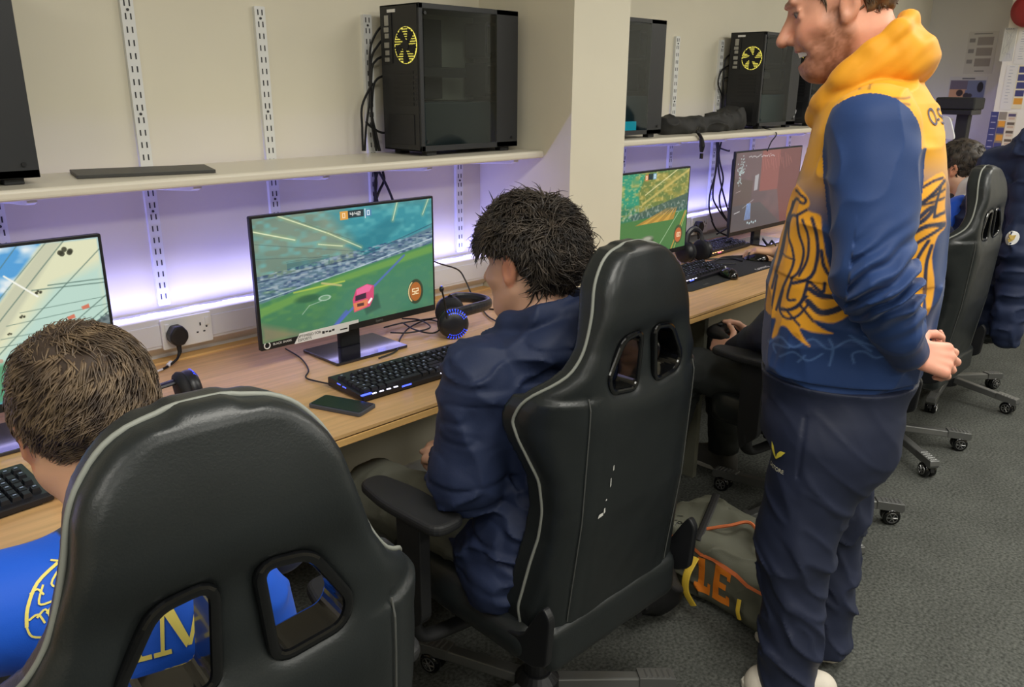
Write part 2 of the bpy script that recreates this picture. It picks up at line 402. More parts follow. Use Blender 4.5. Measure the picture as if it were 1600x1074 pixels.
# ---------------------------------------------------------------- twin-slot uprights, brackets, shelves
def upright(x, z0, z1, lab):
    t = thing('shelf_upright', lab, 'shelf upright', (x, WY, z0), group='slotted shelf uprights')
    H = z1-z0; mb = MB(); mb.prism(rrect(-.0165, 0, .0165, H, .002, 1), -.013, 0, 'y')
    z = H-.016; k = 0
    while z > .01:
        for s in (-1, 1): mb.box((s*.0065-.0017, -.0138, z-.0075), (s*.0065+.0017, -.0128, z+.0075), mi=1)
        if k % 8 == 1: mb.cyl((0, -.013, z+.016), (0, -.0155, z+.016), .0035, 10, mi=1)
        z -= .032; k += 1
    mb.build('upright_channel', [M_UPR, M_SLOT], t); return t
def bracket(x, zt, lab):
    t = thing('shelf_bracket', lab, 'shelf bracket', (x, WY-.013, zt), group='white shelf brackets')
    MB().prism([(0, 0), (-.29, 0), (-.29, -.008), (-.27, -.014), (0, -.034)], -.011, .011, 'x').build('bracket_arm', M_UPR, t, bevel=.002)
    return t
ups = [(-.205, 'beyond the left edge'), (.165, 'left end, above the left monitor'), (.535, 'at the right corner of the left monitor'), (.905, 'above the double socket'), (1.276, 'behind the centre monitor'), (1.648, 'behind the centre tower cables'), (2.03, 'nearest the pillar on its left')]
for x, s in ups:
    upright(x, .89, 1.70, 'white slotted steel upright '+s); bracket(x, 1.2495, 'white left-shelf bracket on the upright '+s)
upr = [(2.62, 'hidden just right of the pillar'), (3.02, 'above the third monitor'), (3.39, 'right of the teal-lit tower'), (3.78, 'behind the rightmost visible monitor'), (4.18, 'under the shelf end near the man'), (4.6, 'hidden behind the man')]
for x, s in upr:
    upright(x, .89, 1.71, 'white slotted steel upright '+s); bracket(x, 1.2645, 'white right-shelf bracket on the upright '+s)
tag(MB().box((-1.3, 1.95, 1.25), (2.142, 2.267, 1.275)).build('wall_shelf', M_SHELF, bevel=.008, seg=3), 'long pale laminate shelf left of the pillar carrying the computer towers', 'shelf')
tag(MB().box((2.442, 1.955, 1.265), (6.4, 2.267, 1.29)).build('wall_shelf', M_SHELF, bevel=.008, seg=3), 'pale laminate shelf right of the pillar, behind the smiling man', 'shelf')
# ---------------------------------------------------------------- sockets
M_SOCK = mat('socket_faceplate', (232, 232, 228), .35)
def socket(x, z, lab, group='wall sockets'):
    t = thing('double_socket', lab, 'socket', (x, 2.216, z), group=group)
    MB().prism(rrect(-.073, -.043, .073, .043, .004, 3), -.009, 0, 'y').build('faceplate', M_SOCK, t, bevel=.002)
    for s in (-1, 1):
        mb = MB(); c = s*.036+.002
        mb.box((c-.002, -.0098, .008), (c+.002, -.0088, .017)); mb.box((c-.013, -.0098, -.012), (c-.007, -.0088, -.008)); mb.box((c+.007, -.0098, -.012), (c+.013, -.0088, -.008))
        mb.build('pin_holes', M_SLOT, t)
        MB().box((s*.058-.006, -.0125, .008), (s*.058+.006, -.009, .03)).build('rocker_switch', M_SOCK, t, bevel=.001)
    MB().cyl((.056, -.0088, .003), (.056, -.0098, .003), .003, 10).build('screw_cover', M_SLOT, t)
    return t
sk = aty(290, 515, 2.22); socket(sk.x, .821, 'white double wall socket with one black plug, above the desk')
sk3 = aty(1090, 352, 2.22); socket(3.60, .822, 'white double socket behind the cables right of the third monitor')
def plug(x, z, lab, y=2.206):
    t = thing('power_plug', lab, 'plug', (x, y, z))
    pl = roundpoly([(-.026, -.012), (-.026, .006), (-.012, .026), (.012, .026), (.026, .006), (.026, -.012), (.012, -.03), (-.012, -.03)], .006, 3)
    MB().prism(pl, -.034, 0, 'y').build('plug_body', M_BLACK, t, bevel=.006, seg=3)
    MB().tube([(0, -.018, -.026), (0, -.02, -.05), (-.006, -.022, -.062)], [.008, .006, .004], 8).build('strain_relief', M_BLACK, t)
    return t
pp = aty(277, 525, 2.19)
plug(pp.x, .822, 'black three-pin plug pushed into the double socket')
plug(3.56, .822, 'black plug in the socket behind the right keyboards')
t = thing('power_lead', 'black power lead with a white tag drooping from the plugged socket', 'cable')
MB().tube([(pp.x-.006, 2.185, .762), aty(276, 562, 2.17), atz(262, 573, .742), atz(252, 578, .742)], .0035, 8, smooth=8).build('cord', M_CABLE, t)
MB().tube([atz(268, 566, .75), atz(262, 572, .744)], .006, 8).build('tag', M_WHITE, t)
MB().tube([atz(254, 577, .744), atz(240, 583, .743), atz(200, 585, .742)], .003, 8).build('white_cord', M_TRUNK, t)
# ---------------------------------------------------------------- desks
M_OAK = mat('oak_laminate', (214, 172, 118), .42, var=.13, vscale=7, stretch=(.6, 9, 1), detail=5)
M_OAKE = mat('oak_edge', (222, 178, 112), .45, var=.1, vscale=9, stretch=(.5, 9, 9))
M_GROOVE = mat('dark_groove', (66, 38, 24), .7)
M_PANEL = mat('grey_desk_panel', (112, 112, 98), .7, var=.03, vscale=4)
FY = 1.455
def desk(poly, x0, x1, legs, lab):
    t = thing('desk', lab, 'desk', (0, 0, 0), group='oak desks along the wall')
    MB().prism(poly, DZ-.008, DZ, 'z').build('worktop', M_OAK, t)
    MB().box((x0, FY+.006, DZ-.0125), (x1, FY+.03, DZ-.008)).build('edge_groove', M_GROOVE, t)
    MB().box((x0, FY+.001, DZ-.03), (x1, FY+.06, DZ-.0125)).build('front_edge', M_OAKE, t, bevel=.0015)
    MB().box((x0, FY+.06, DZ-.03), (x1, 1.83, DZ-.008)).build('underside', M_OAKE, t)
    MB().box((x0+.03, 1.90, .02), (x1-.03, 1.92, DZ-.0305)).build('modesty_panel', M_PANEL, t) if False else None
    for x in legs: MB().box((x-.0125, FY+.09, 0), (x+.0125, 1.82, DZ-.0305)).build('leg_panel', M_PANEL, t, bevel=.001)
    return t
d1 = desk([(-1.3, FY), (2.28, FY), (2.28, 1.832), (2.142, 1.832), (2.142, 2.215), (-1.3, 2.215)], -1.3, 2.28, (-1.2, 1.95), 'oak-topped desk running left of the pillar under the centre monitor')
desk([(2.283, FY), (6.15, FY), (6.15, 2.215), (2.442, 2.215), (2.442, 1.832), (2.283, 1.832)], 2.283, 6.15, (2.62, 6.1), 'oak-topped desk right of the pillar under the third and fourth monitors')
MB().box((-1.3, 2.2152, DZ-.012), (2.142, 2.2605, DZ+.006)).build('back_batten', M_OAKE, d1, bevel=.003)
wb = aty(655, 667, 1.56); MB().prism([(0, 0), (.05, 0), (.05, -.012), (.03, -.02), (0, -.012)], 0, .03, 'y').build('wooden_bracket', M_OAKE, d1, loc=(wb.x, 1.52, DZ-.0305))
# ---------------------------------------------------------------- monitors
M_SCREEN = vmat('lit_screen', rough=.25, emit=1.0)
def monitor(x, y, lab, art, s=1., rot=0., tilt=0., base=True, dz=0.):
    t = thing('monitor', lab, 'monitor', (x, y, DZ), rot, group='gaming monitors')
    w, h = .613*s, .363*s; z0 = .066+dz
    MB().prism(rrect(-w/2, z0, w/2, z0+h, .004, 2), 0, .012, 'y').build('frame', M_BLACK, t, bevel=.0015)
    MB().prism(rrect(-w/2+.03, z0+.03, w/2-.03, z0+h-.03, .02, 3), .012, .038, 'y').build('rear_housing', M_BLACKM, t, bevel=.01)
    bz = .0075; bb = .02
    art.panel('screen', M_SCREEN, t, w-2*bz, h-bz-bb, (0, -.0006, z0+bb+(h-bz-bb)/2), sat=.22)
    MB().box((-.035, .03, .008), (.035, .05, z0+h*.55)).build('stand_neck', M_BLACK, t, bevel=.004)
    MB().prism(rrect(-.125, -.085, .125, .095, .006, 3), .001, .009, 'z').build('stand_base', mat('gloss_base', (30, 30, 42), .12, coat=.4), t, bevel=.0015)
    return t, z0, w, h
# centre screen: car-football match
def art_centre():
    p = Paint(400, 225, 480, 270); X, Y = p.X, p.Y
    p.mix(np.ones_like(X), (70, 150, 158))
    n1 = p.noise(38, 1, 1, 1.6); n2 = p.noise(14, 2, 1, 2); n3 = p.noise(7, 3, .5, 2)
    p.poly([(0, 0), (190, 0), (250, 100), (0, 130)], (128, 150, 128)); p.mix(.8*n1, (96, 128, 112))
    p.poly([(150, 0), (400, 0), (400, 70), (235, 100)], (38, 148, 165), .9, 30); p.mix(.55*np.clip(n2*2-.8, 0, 1)*(Y < 100), (92, 190, 190))
    p.poly([(190, 70), (290, 28), (330, 40), (235, 105)], (26, 122, 140), .7, 12)
    for a, b, w in (((0, 22), (80, 46), 4), ((50, 0), (150, 42), 3.5), ((150, 42), (222, 78), 3), ((128, 60), (180, 70), 3), ((312, 0), (300, 34), 3), ((392, 0), (376, 30), 2.5)):
        p.line([a, b], w+5, (150, 176, 120), .5, 5); p.line([a, b], w*.5, (240, 245, 190), .9, 1.5)
    for a, b in (((60, 0), (200, 60)), ((0, 44), (230, 88)), ((0, 70), (240, 96)), ((60, 84), (150, 84))): p.line([a, b], 1, (70, 96, 92), .6)
    p.rect(60, 86, 150, 100, (60, 112, 118), .6)
    p.poly([(0, 108), (220, 98), (400, 58), (400, 112), (200, 124), (0, 150)], (86, 120, 140), .95, 5)
    for i, (c, al) in enumerate((((40, 66, 110), .75), ((190, 200, 205), .6), ((52, 80, 128), .6), ((150, 176, 196), .6))):
        p.mix(al*np.clip(p.noise(9, 20+i, 1, 3)*3-1.6, 0, 1)*((Y > 102-X*.09) & (Y < 148-X*.1)), c)
    p.line([(0, 146), (200, 118), (400, 82)], 2, (200, 220, 230), .7, 1); p.line([(0, 112), (220, 96), (400, 52)], 2, (40, 60, 90), .5, 1)
    p.poly([(0, 152), (160, 124), (400, 92), (400, 225), (0, 225)], (64, 138, 82), 1, 2)
    p.mix(.7*np.clip((Y-130)/95, 0, 1)*(Y > 110), (60, 116, 82)); p.mix(.45*np.clip(n2*2-.9, 0, 1)*(Y > 130), (96, 156, 72))
    p.poly([(0, 160), (150, 130), (400, 96), (400, 112), (160, 140), (0, 176)], (126, 178, 60), .6, 5)
    p.poly([(180, 150), (400, 118), (400, 225), (120, 225)], (58, 132, 108), .55, 25)
    p.poly([(0, 190), (90, 225), (0, 225)], (150, 120, 88), .7, 14)
    p.line([(70, 142), (180, 138)], 3, (212, 220, 60), .7, 2); p.line([(130, 134), (172, 145)], 4, (206, 190, 110), .8, 2)
    p.disc(98, 158, 26, (40, 92, 62), .7, 4, 7)
    for r_0 in (14, 10): p.disc(134, 163, r_0, (205, 222, 205) if r_0 == 14 else (74, 140, 84), .7, 1, r_0*.4)
    p.line([(84, 186), (100, 172), (126, 168)], 1.5, (190, 210, 190), .6, 1)
    p.line([(325, 108), (250, 158), (150, 225)], 4.5, (72, 104, 200), .85, 2); p.line([(150, 225), (180, 200)], 9, (72, 92, 210), .7, 3)
    p.poly([(216, 180), (256, 176), (262, 206), (226, 214)], (34, 84, 70), .7, 5)
    p.poly([(196, 178), (206, 158), (232, 152), (248, 158), (246, 182), (236, 198), (198, 204)], (226, 58, 108))
    p.poly([(206, 160), (230, 153), (244, 158), (236, 168), (206, 170)], (250, 90, 150)); p.poly([(203, 172), (228, 169), (228, 180), (202, 182)], (60, 34, 60))
    p.poly([(197, 186), (232, 182), (230, 196), (200, 202)], (240, 120, 70)); p.rect(206, 188, 222, 194, (90, 50, 50)); p.line([(234, 190), (240, 184)], 5, (250, 240, 230))
    p.disc(352, 188, 20, (52, 60, 40), .9, 2, 26); p.disc(352, 188, 15, (186, 96, 28), 1, 1, 20)
    an = np.linspace(2.2, 4.2, 12); p.line([(352+18*math.cos(a), 188+23*math.sin(a)) for a in an], 2.5, (245, 205, 130))
    p.digits('52', 344, 182, 6, 11, 2, (252, 226, 170), .5)
    p.rect(178, 5, 196, 21, (236, 158, 52)); p.rect(196, 5, 232, 19, (38, 56, 62)); p.rect(234, 6, 250, 20, (64, 132, 176)); p.line([(235, 5), (235, 22)], 1.5, (230, 240, 245))
    p.digits('0', 184, 9, 5, 8, 1.5, (255, 220, 170)); p.digits('0', 240, 9, 5, 8, 1.5, (235, 245, 250)); p.digits('4:42', 201, 9, 5, 6, 1.3, (240, 240, 235), .45)
    return p
def art_left():
    p = Paint(400, 225, 360, 203); X, Y = p.X, p.Y
    p.mix(np.ones_like(X), (64, 156, 226)); n = p.noise(30, 5, 1, 1.8); n2 = p.noise(12, 6, 1, 1.6)
    p.mix(.9*np.clip((n*.6+n2*.5)*3-1.7, 0, 1), (236, 240, 236))
    p.mix(np.clip((X*.9-Y*.2-232)/40, 0, 1)*.0, (0, 0, 0))
    p.poly([(322, 0), (400, 0), (400, 130), (290, 190), (150, 225), (190, 150), (270, 60)], (222, 222, 178), 1, 6)
    p.poly([(330, 62), (400, 40), (400, 180), (150, 225), (200, 190), (280, 120)], (172, 214, 202), .85, 18)
    p.poly([(326, 0), (350, 0), (250, 130), (170, 205), (160, 190)], (188, 190, 160), .7, 6)
    for a, b, w in (((352, 0), (160, 200), 1.6), ((400, 18), (200, 190), 1.6), ((328, 0), (180, 150), 1.2), ((290, 0), (150, 160), 1.2), ((322, 62), (400, 64), 1.8), ((300, 66), (400, 70), 1.8), ((280, 96), (400, 92), 1), ((260, 112), (400, 104), 1), ((250, 130), (400, 128), 1), ((230, 142), (400, 138), 1), ((400, 90), (250, 190), 1.6), ((400, 108), (262, 196), 1.6), ((400, 116), (270, 204), 1.6), ((340, 140), (356, 160), 1.6)):
        p.line([a, b], w, (84, 116, 104), .75)
    p.line([(268, 40), (306, 76)], 2.5, (240, 240, 225)); 
    for (x, y, r) in ((352, 16, 7), (308, 70, 3.2), (282, 102, 2.6), (262, 124, 2)):
        for k in range(5): p.disc(x+r*math.cos(k*2.3), y+r*.5*math.sin(k*2.3), r*.55, (52, 52, 36), .85, 1)
    for (x, y) in ((368, 104), (346, 116), (330, 126)): p.poly([(x-6, y-2), (x+5, y-5), (x+6, y+1), (x-4, y+3)], (224, 110, 80))
    p.poly([(360, 136), (400, 120), (400, 136), (358, 148)], (110, 126, 128)); p.mix(.6*np.clip(p.noise(4, 9)*3-1.5, 0, 1)*(Y > 118)*(X > 355)*(Y < 150), (40, 60, 66))
    p.poly([(0, 190), (400, 150), (400, 225), (0, 225)], (70, 150, 100), .9, 10)
    for i in range(30): p.disc(RNG.uniform(0, 400), RNG.uniform(160, 190), 3, (200, 120, 90), .6, 1)
    return p
def art_third():
    p = Paint(400, 225, 260, 146); X, Y = p.X, p.Y
    p.mix(np.ones_like(X), (52, 128, 88)); n = p.noise(22, 31, 1, 2); n2 = p.noise(8, 32, 1, 2)
    p.poly([(0, 0), (190, 0), (180, 90), (0, 80)], (42, 158, 118), 1, 12)
    p.poly([(190, 0), (400, 0), (400, 92), (170, 120), (160, 50)], (112, 132, 58), 1, 10)
    p.mix(.6*np.clip(n*3-1.4, 0, 1)*(Y < 110), (196, 166, 62)); p.mix(.5*np.clip(n2*3-1.7, 0, 1)*(Y < 120), (230, 206, 110))
    p.line([(400, 4), (180, 84)], 7, (222, 190, 90), .7, 3); p.line([(340, 0), (190, 60)], 3, (246, 230, 160), .8, 2)
    p.poly([(120, 112), (400, 70), (400, 116), (140, 126)], (60, 92, 88), .8, 4); p.mix(.5*np.clip(p.noise(6, 33)*3-1.6, 0, 1)*(Y > 90)*(Y < 128), (190, 196, 180))
    p.poly([(0, 128), (400, 120), (400, 225), (0, 225)], (72, 132, 62), 1, 3); p.mix(.6*np.clip(Y/225-.5, 0, 1), (64, 112, 64))
    for k in range(7): p.poly([(300+k*8, 104), (150+k*26, 140), (178+k*26, 140)], (234, 160, 50) if k % 2 else (196, 134, 40), .9, 2)
    p.line([(360, 120), (250, 225)], 2.5, (180, 210, 160), .8); p.line([(392, 122), (330, 225)], 5, (220, 150, 50), .9); p.line([(398, 122), (345, 225)], 2, (240, 220, 90), .9)
    p.disc(210, 186, 30, (60, 70, 50), .9, 4, 12); p.disc(210, 182, 24, (208, 206, 180), .7, 6, 7); p.disc(186, 196, 6, (40, 44, 36)); p.disc(232, 196, 6, (40, 44, 36))
    p.disc(362, 186, 22, (60, 72, 44), .8, 2, 27); p.disc(362, 188, 17, (208, 96, 42), 1, 1, 21); p.digits('100', 350, 182, 6, 11, 2, (250, 220, 170), .4)
    p.rect(186, 6, 200, 22, (226, 130, 60)); p.rect(200, 4, 222, 20, (40, 60, 60)); p.rect(223, 4, 238, 20, (110, 170, 200)); p.digits('0', 190, 10, 5, 8, 1.5, (255, 240, 210)); p.digits('0', 228, 8, 5, 8, 1.5, (250, 250, 250))
    return p
def art_fourth():
    p = Paint(400, 225, 240, 135); X, Y = p.X, p.Y
    p.mix(np.ones_like(X), (112, 84, 88)); n = p.noise(26, 41); n2 = p.noise(7, 42)
    p.mix(.6*n, (88, 74, 80)); p.poly([(0, 70), (110, 84), (100, 160), (0, 150)], (96, 78, 74), 1, 3); p.poly([(0, 150), (160, 150), (300, 225), (0, 225)], (84, 80, 84), 1, 4)
    p.poly([(150, 0), (270, 0), (262, 120), (150, 118)], (146, 78, 74), 1, 3); p.poly([(262, 0), (400, 0), (400, 225), (300, 225), (262, 120)], (120, 66, 66), 1, 3)
    p.poly([(118, 70), (140, 66), (138, 112), (118, 114)], (160, 156, 160), 1, 2)
    for k in range(12): p.line([(150+k*16, 12+7*(k % 3)), (166+k*16, 60-5*(k % 4))], 1.5, (196, 112, 100), .8)
    for k in range(60): p.disc(36+RNG.normal(0, 11), 56+RNG.normal(0, 22), 2.2, (176, 206, 206), .8, 1)
    for k in range(26): p.disc(74+k*6, 14+RNG.normal(0, 2.5), 1.8, (214, 214, 214), .9, 1)
    p.line([(14, 112), (40, 108)], 1.5, (170, 150, 150)); p.line([(14, 172), (44, 168)], 2, (210, 206, 206)); p.line([(60, 160), (120, 140)], 1.5, (180, 174, 178))
    for k in range(9): p.line([(84+k*2.5, 150), (76+k*4, 196)], 2.2, (72, 124, 226) if k % 2 else (150, 190, 250), .9)
    for k in range(5): p.disc(96+k*12, 206+3*(k % 2), 3.4, (190, 220, 226), .9, 1)
    return p
m0, *_ = monitor(.347, 1.945, 'monitor showing sky and a stadium roof, in front of the boy in blue', art_left())
mc, mz, mw, mh = monitor(1.32, 1.94, 'monitor showing a pink car on a green pitch, white sticker on its bezel', art_centre())
m3, *_ = monitor(2.765, 1.95, 'monitor with a green and orange game screen just right of the pillar', art_third())
m4, *_ = monitor(3.83, 1.98, 'monitor with a reddish brown game scene, partly behind the smiling man', art_fourth(), s=1.1, dz=.0)
# sticker and logo on the centre monitor
st = MB().prism([(-.205, .0655), (-.187, .092), (.01, .094), (.01, .0845), (-.024, .084), (-.026, .0655)], -.0016, -.0006, 'y').build('bezel_sticker', M_WHITE, mc)
M_INK = mat('printed_ink', (40, 40, 40), .6)
text('sticker_print', 'OPTIMISED FOR', .011, M_INK, st, (-.158, -.0022, .083)); text('sticker_print', 'ESPORTS', .011, M_INK, st, (-.172, -.0022, .0725))
lb = MB(); [lb.box((-.115+k*.011, -.0022, .076+(k % 2)*.002), (-.107+k*.011, -.0017, .0835-(k % 3)*.001)) for k in range(4)]
lb.box((-.055, -.0022, .074), (-.03, -.0017, .0775)); lb.build('sticker_icons', M_INK, st)
ring = [(.0085*math.cos(a), .0085*math.sin(a)) for a in np.linspace(2.2, 7.2, 18)]
MB().tube([(-.287+x, -.001, .079+z) for x, z in ring], .0016, 6).build('round_logo', M_WHITE, mc)
text('bezel_logo', 'BLACK SHARK', .009, M_WHITE, mc, (-.241, -.0015, .079)); text('bezel_maker_mark', 'iiyama', .011, mat('dim_mark', (120, 120, 120), .5), mc, (.085, -.0015, .077))
# ---------------------------------------------------------------- keyboards
M_KEY = mat('keycap_black', (22, 23, 28), .5); M_KB = mat('keyboard_case', (20, 20, 26), .4)
GLOW = {c: mat('key_glow_'+n, c, .5, emit=c, es=2.2) for n, c in (('blue', (70, 90, 255)), ('white', (225, 225, 255)), ('teal', (40, 200, 220)), ('pink', (255, 70, 130)), ('amber', (255, 190, 120)))}
GL = dict(zip(('blue', 'white', 'teal', 'pink', 'amber'), GLOW.values()))
def keycap(w, d):
    mb = MB(); h = .0085; a, b = w/2-.001, d/2-.001; i = .0022
    vs = [(-a, -b, 0), (a, -b, 0), (a, b, 0), (-a, b, 0), (-a+i, -b+i*.8, h), (a-i, -b+i*.8, h), (a-i, b-i*1.1, h+.0008), (-a+i, b-i*1.1, h+.0008)]
    return mb.add(vs, [(0, 3, 2, 1), (4, 5, 6, 7), (0, 1, 5, 4), (1, 2, 6, 5), (2, 3, 7, 6), (3, 0, 4, 7)])
_KM = {}
def keyboard(x, y, rot, lab, glow='blue', keys=True, numpad=True, z=DZ):
    t = thing('keyboard', lab, 'keyboard', (x, y, z), rot, group='mechanical gaming keyboards')
    L = .44 if numpad else .36; x0 = -L/2; D = .145
    side = [(-D/2-.006, .004), (-D/2-.006, .016), (-D/2+.004, .019), (D/2, .030), (D/2+.008, .028), (D/2+.008, .004)]
    MB().prism(side, x0, -x0, 'x').build('case', M_KB, t, bevel=.002)
    MB().prism([(-D/2, 0.0005), (-D/2, .004), (-D/2+.02, .004), (-D/2+.02, .0005)], x0+.02, -x0-.02, 'x').build('foot_strip', M_BLACKM, t)
    rows = [(0, [1.25, 1.25, 1.25, 6.25, 1.25, 1.25, 1.25, 1.25]), (1, [2.25]+[1]*10+[2.75]), (2, [1.75]+[1]*11+[2.25]), (3, [1.5]+[1]*12+[1.5]), (4, [1]*13+[2]), (5.35, [1, -1, 1, 1, 1, 1, -.5, 1, 1, 1, 1, -.5, 1, 1, 1, 1])]
    u = .0188; K = []
    for r, ws in rows:
        c = 0
        for w_ in ws:
            if w_ > 0: K.append((c+w_/2, r, w_))
            c += abs(w_)
    for c in range(3):
        for r in (3, 4, 5.35): K.append((15.75+c, r, 1))
    K += [(16.75, 1, 1), (15.75, 0, 1), (16.75, 0, 1), (17.75, 0, 1)]
    if numpad:
        for c in range(4):
            for r in (4, 5.35): K.append((19+c, r, 1))
            for r in (3, 2, 1, 0):
                if c < 3: K.append((19+c, r, 1))
        K += [(22, 2.5, 1), (22, .5, 1)]
    tilt = math.atan2(.011, D-.004); tot = 22.6 if numpad else 18.4
    fl = MB()
    allk = MB()
    for n, (c, r, w_) in enumerate(K):
        px = x0+.010+c*(L-.02)/tot; py = -D/2+.014+r*u; pz = .0185+(py+D/2)*math.tan(tilt)
        if keys and n < 99:
            if w_ not in _KM:
                o = keycap(w_*(L-.02)/tot, u).build('key', M_KEY, t); _KM[w_] = o.data
            else: o = bpy.data.objects.new('key', _KM[w_]); COL.objects.link(o); o.parent = t
            o.location = (px, py, pz); o.rotation_euler = (tilt, 0, 0)
        else:
            kc = keycap(w_*(L-.02)/tot, u); allk.add(kc.v, kc.f, Matrix.Translation((px, py, pz)) @ Matrix.Rotation(tilt, 4, 'X'))
        if (n*7) % 5 < 3: fl.add([(px-.003, py-.001, pz+.0102), (px+.003, py-.001, pz+.0102), (px+.003, py+.003, pz+.0106), (px-.003, py+.003, pz+.0106)], [(0, 1, 2, 3)])
    ak = allk.build('keys' if not keys else 'key', M_KEY, t)
    if keys: ak['kind'] = 'stuff'
    fl.build('key_legends', mat('legend_dim', (110, 120, 140), .5, emit=(150, 165, 190), es=.25), t)
    e = MB()
    for k in range(4 if glow == 'blue' else 7):
        for b0 in ((x0+.03,) if glow != 'blue' else (x0+.03, x0+.25)):
            xx = b0+k*.022; e.box((xx, -D/2-.0052, .0165), (xx+.012, -D/2-.002, .0185))
    e.build('edge_lights', GL['white' if glow in ('blue', 'white') else 'amber'], t)
    g2 = MB().box((x0-.0006, -D/2-.003, .0175), (x0+.03, -D/2+.003, .0200)); g2.box((x0+.12, -D/2-.0066, .012), (x0+.15, -D/2-.0058, .016)); g2.box((x0-.0008, .02, .0215), (x0+.004, .035, .024)); g2.box((x0-.0008, -.005, .0195), (x0+.004, .010, .022))
    g2.build('side_glow', GL['blue' if glow != 'amber' else 'pink'], t)
    return t
kbc = keyboard(1.305, 1.652, -.02, 'black backlit keyboard in front of the centre monitor', 'blue')
keyboard(.155, 1.64, .06, 'black keyboard in front of the boy in the blue shirt', 'white')
keyboard(2.86, 1.80, .02, 'black keyboard on the mouse mat in front of the third monitor', 'white', keys=False)
keyboard(3.45, 2.03, .03, 'black keyboard with a pink and amber glowing edge behind the cables', 'amber', keys=False)
# ---------------------------------------------------------------- mice, mats, phone, headsets
t = thing('mouse_mat', 'large black mouse mat on the desk right of the pillar', 'mouse mat', (2.9, 1.78, DZ))
MB().prism(rrect(-.25, -.135, .50, .12, .02, 4), .0006, .0038, 'z').build('mat_cloth', mat('mat_cloth', (34, 36, 38), .85), t)
text('mat_print', 'GAMING', .028, M_WHITE, t, (.34, -.118, .0042), (0, 0, 0)); text('mat_badge', 'ELITE', .016, mat('mat_grey_print', (120, 120, 120), .6), t, (-.10, -.112, .0042), (0, 0, 0))
def mouse(x, y, rot, lab, z=DZ+.004):
    t = thing('computer_mouse', lab, 'mouse', (x, y, z), rot, group='black computer mice')
    mb = MB(); pr = []; n = 20; m = 10; vs = []; fs = []
    for j in range(m+1):
        ph = j/m*PI/2
        for i in range(n):
            a = 2*PI*i/n; vs.append((.031*math.cos(a)*math.cos(ph)*(1-.12*math.sin(a)), .058*math.sin(a)*math.cos(ph), .036*math.sin(ph)*(1-.25*math.sin(a)*math.cos(ph))))
    for j in range(m):
        for i in range(n): fs.append((j*n+i, j*n+(i+1) % n, (j+1)*n+(i+1) % n, (j+1)*n+i))
    fs.append(tuple(range(n-1, -1, -1))); mb.add(vs, fs).build('shell', M_GLOSS, t, smooth=True)
    MB().cyl((-.003, .03, .03), (.003, .03, .03), .008, 14).build('scroll_wheel', M_CHROME, t)
    return t
mp = atz(1138, 425, .76); mouse(mp.x, mp.y, -.5, 'shiny black mouse on the mat, left of the resting hand')
mh4 = atz(1165, 402, .76)
phn = [atz(486, 630, DZ+.005), atz(510, 620, DZ+.005), atz(586, 634, DZ+.005), atz(559, 654, DZ+.005)]
pc_ = sum(phn, Vector())/4; pa = math.atan2(phn[2].y-phn[1].y, phn[2].x-phn[1].x)
t = thing('smartphone', 'dark smartphone lying face up on the desk left of the centre keyboard', 'phone', (pc_.x, pc_.y, DZ), pa)
MB().prism(rrect(-.075, -.036, .075, .036, .009, 5), .0004, .0105, 'z').build('phone_case', mat('phone_case', (70, 74, 84), .5), t, bevel=.002)
MB().prism(rrect(-.071, -.032, .071, .032, .007, 5), .0105, .0112, 'z').build('phone_glass', mat('phone_glass', (12, 12, 15), .25, spec=.3), t)
M_HS = mat('headset_plastic', (30, 31, 38), .35); M_PAD = mat('ear_pad', (22, 23, 28), .75, bump=.2, bscale=300)
M_BLUEG = mat('blue_glow', (30, 50, 255), .5, emit=(40, 70, 255), es=2.5)
def earcup(parent, c, axis, r=.045, glow=True, s=1):
    q = Vector(axis).to_track_quat('Z', 'Y').to_matrix().to_4x4(); Mx = Matrix.Translation(c) @ q
    cp = MB().lathe([(r*.3, .03), (r*.8, .028), (r, .02), (r*1.02, .008), (r*.98, 0)], Mx, 28).build('earcup', M_HS, parent, smooth=True)
    MB().lathe([(r*.6, -.022), (r*.95, -.02), (r*1.06, -.011), (r*.98, 0)], Mx, 28).build('ear_pad', M_PAD, parent, smooth=True)
    if glow:
        mb = MB()
        for k in range(9):
            for sg in (1, -1):
                a = sg*(.5+k*.19); p0 = Mx @ Vector((math.cos(a)*r*.72, math.sin(a)*r*.72, .0285)); p1 = Mx @ Vector((math.cos(a)*r*1.0, math.sin(a)*r*1.0, .019))
                mb.tube([p0, p1], .0016, 5)
        mb.build('glow_ribs', M_BLUEG, cp)
# centre headset lying on its side, right of the centre monitor
hc = atz(708, 506, DZ+.045); t = thing('headset', 'black headset with glowing blue ribs and a boom microphone, right of the centre monitor', 'headset', (hc.x, hc.y, DZ))
earcup(t, (0, 0, .047), (-.55, -.83, .12), .046)
earcup(t, (.075, .10, .052), (.6, .75, .1), .046, False)
MB().tube([(.0, .0, .075), (.07, -.02, .085), (.15, .0, .08), (.19, .05, .075), (.17, .10, .08), (.12, .12, .085), (.075, .10, .09)], .011, 10, smooth=6, flat=1.6).build('headband', M_HS, t)
mt = aty(690, 452, hc.y-.02); mbm = Vector((hc.x, hc.y, DZ)); a = aty(698, 498, hc.y-.02)-mbm; b = mt-mbm
bo = MB().tube([a, (a+b)/2+Vector((.003, 0, 0)), b], .0028, 8, smooth=4).build('boom', M_BLACK, t)
MB().lathe([(.002, -.009), (.006, -.006), (.0075, 0), (.006, .006), (.002, .009)], Matrix.Translation(b), 12).build('microphone_tip', M_HS, bo, smooth=True)
MB().lathe([(.001, .006), (.003, .008), (.001, .0105)], Matrix.Translation(b), 8).build('tip_light', M_BLUEG, bo)
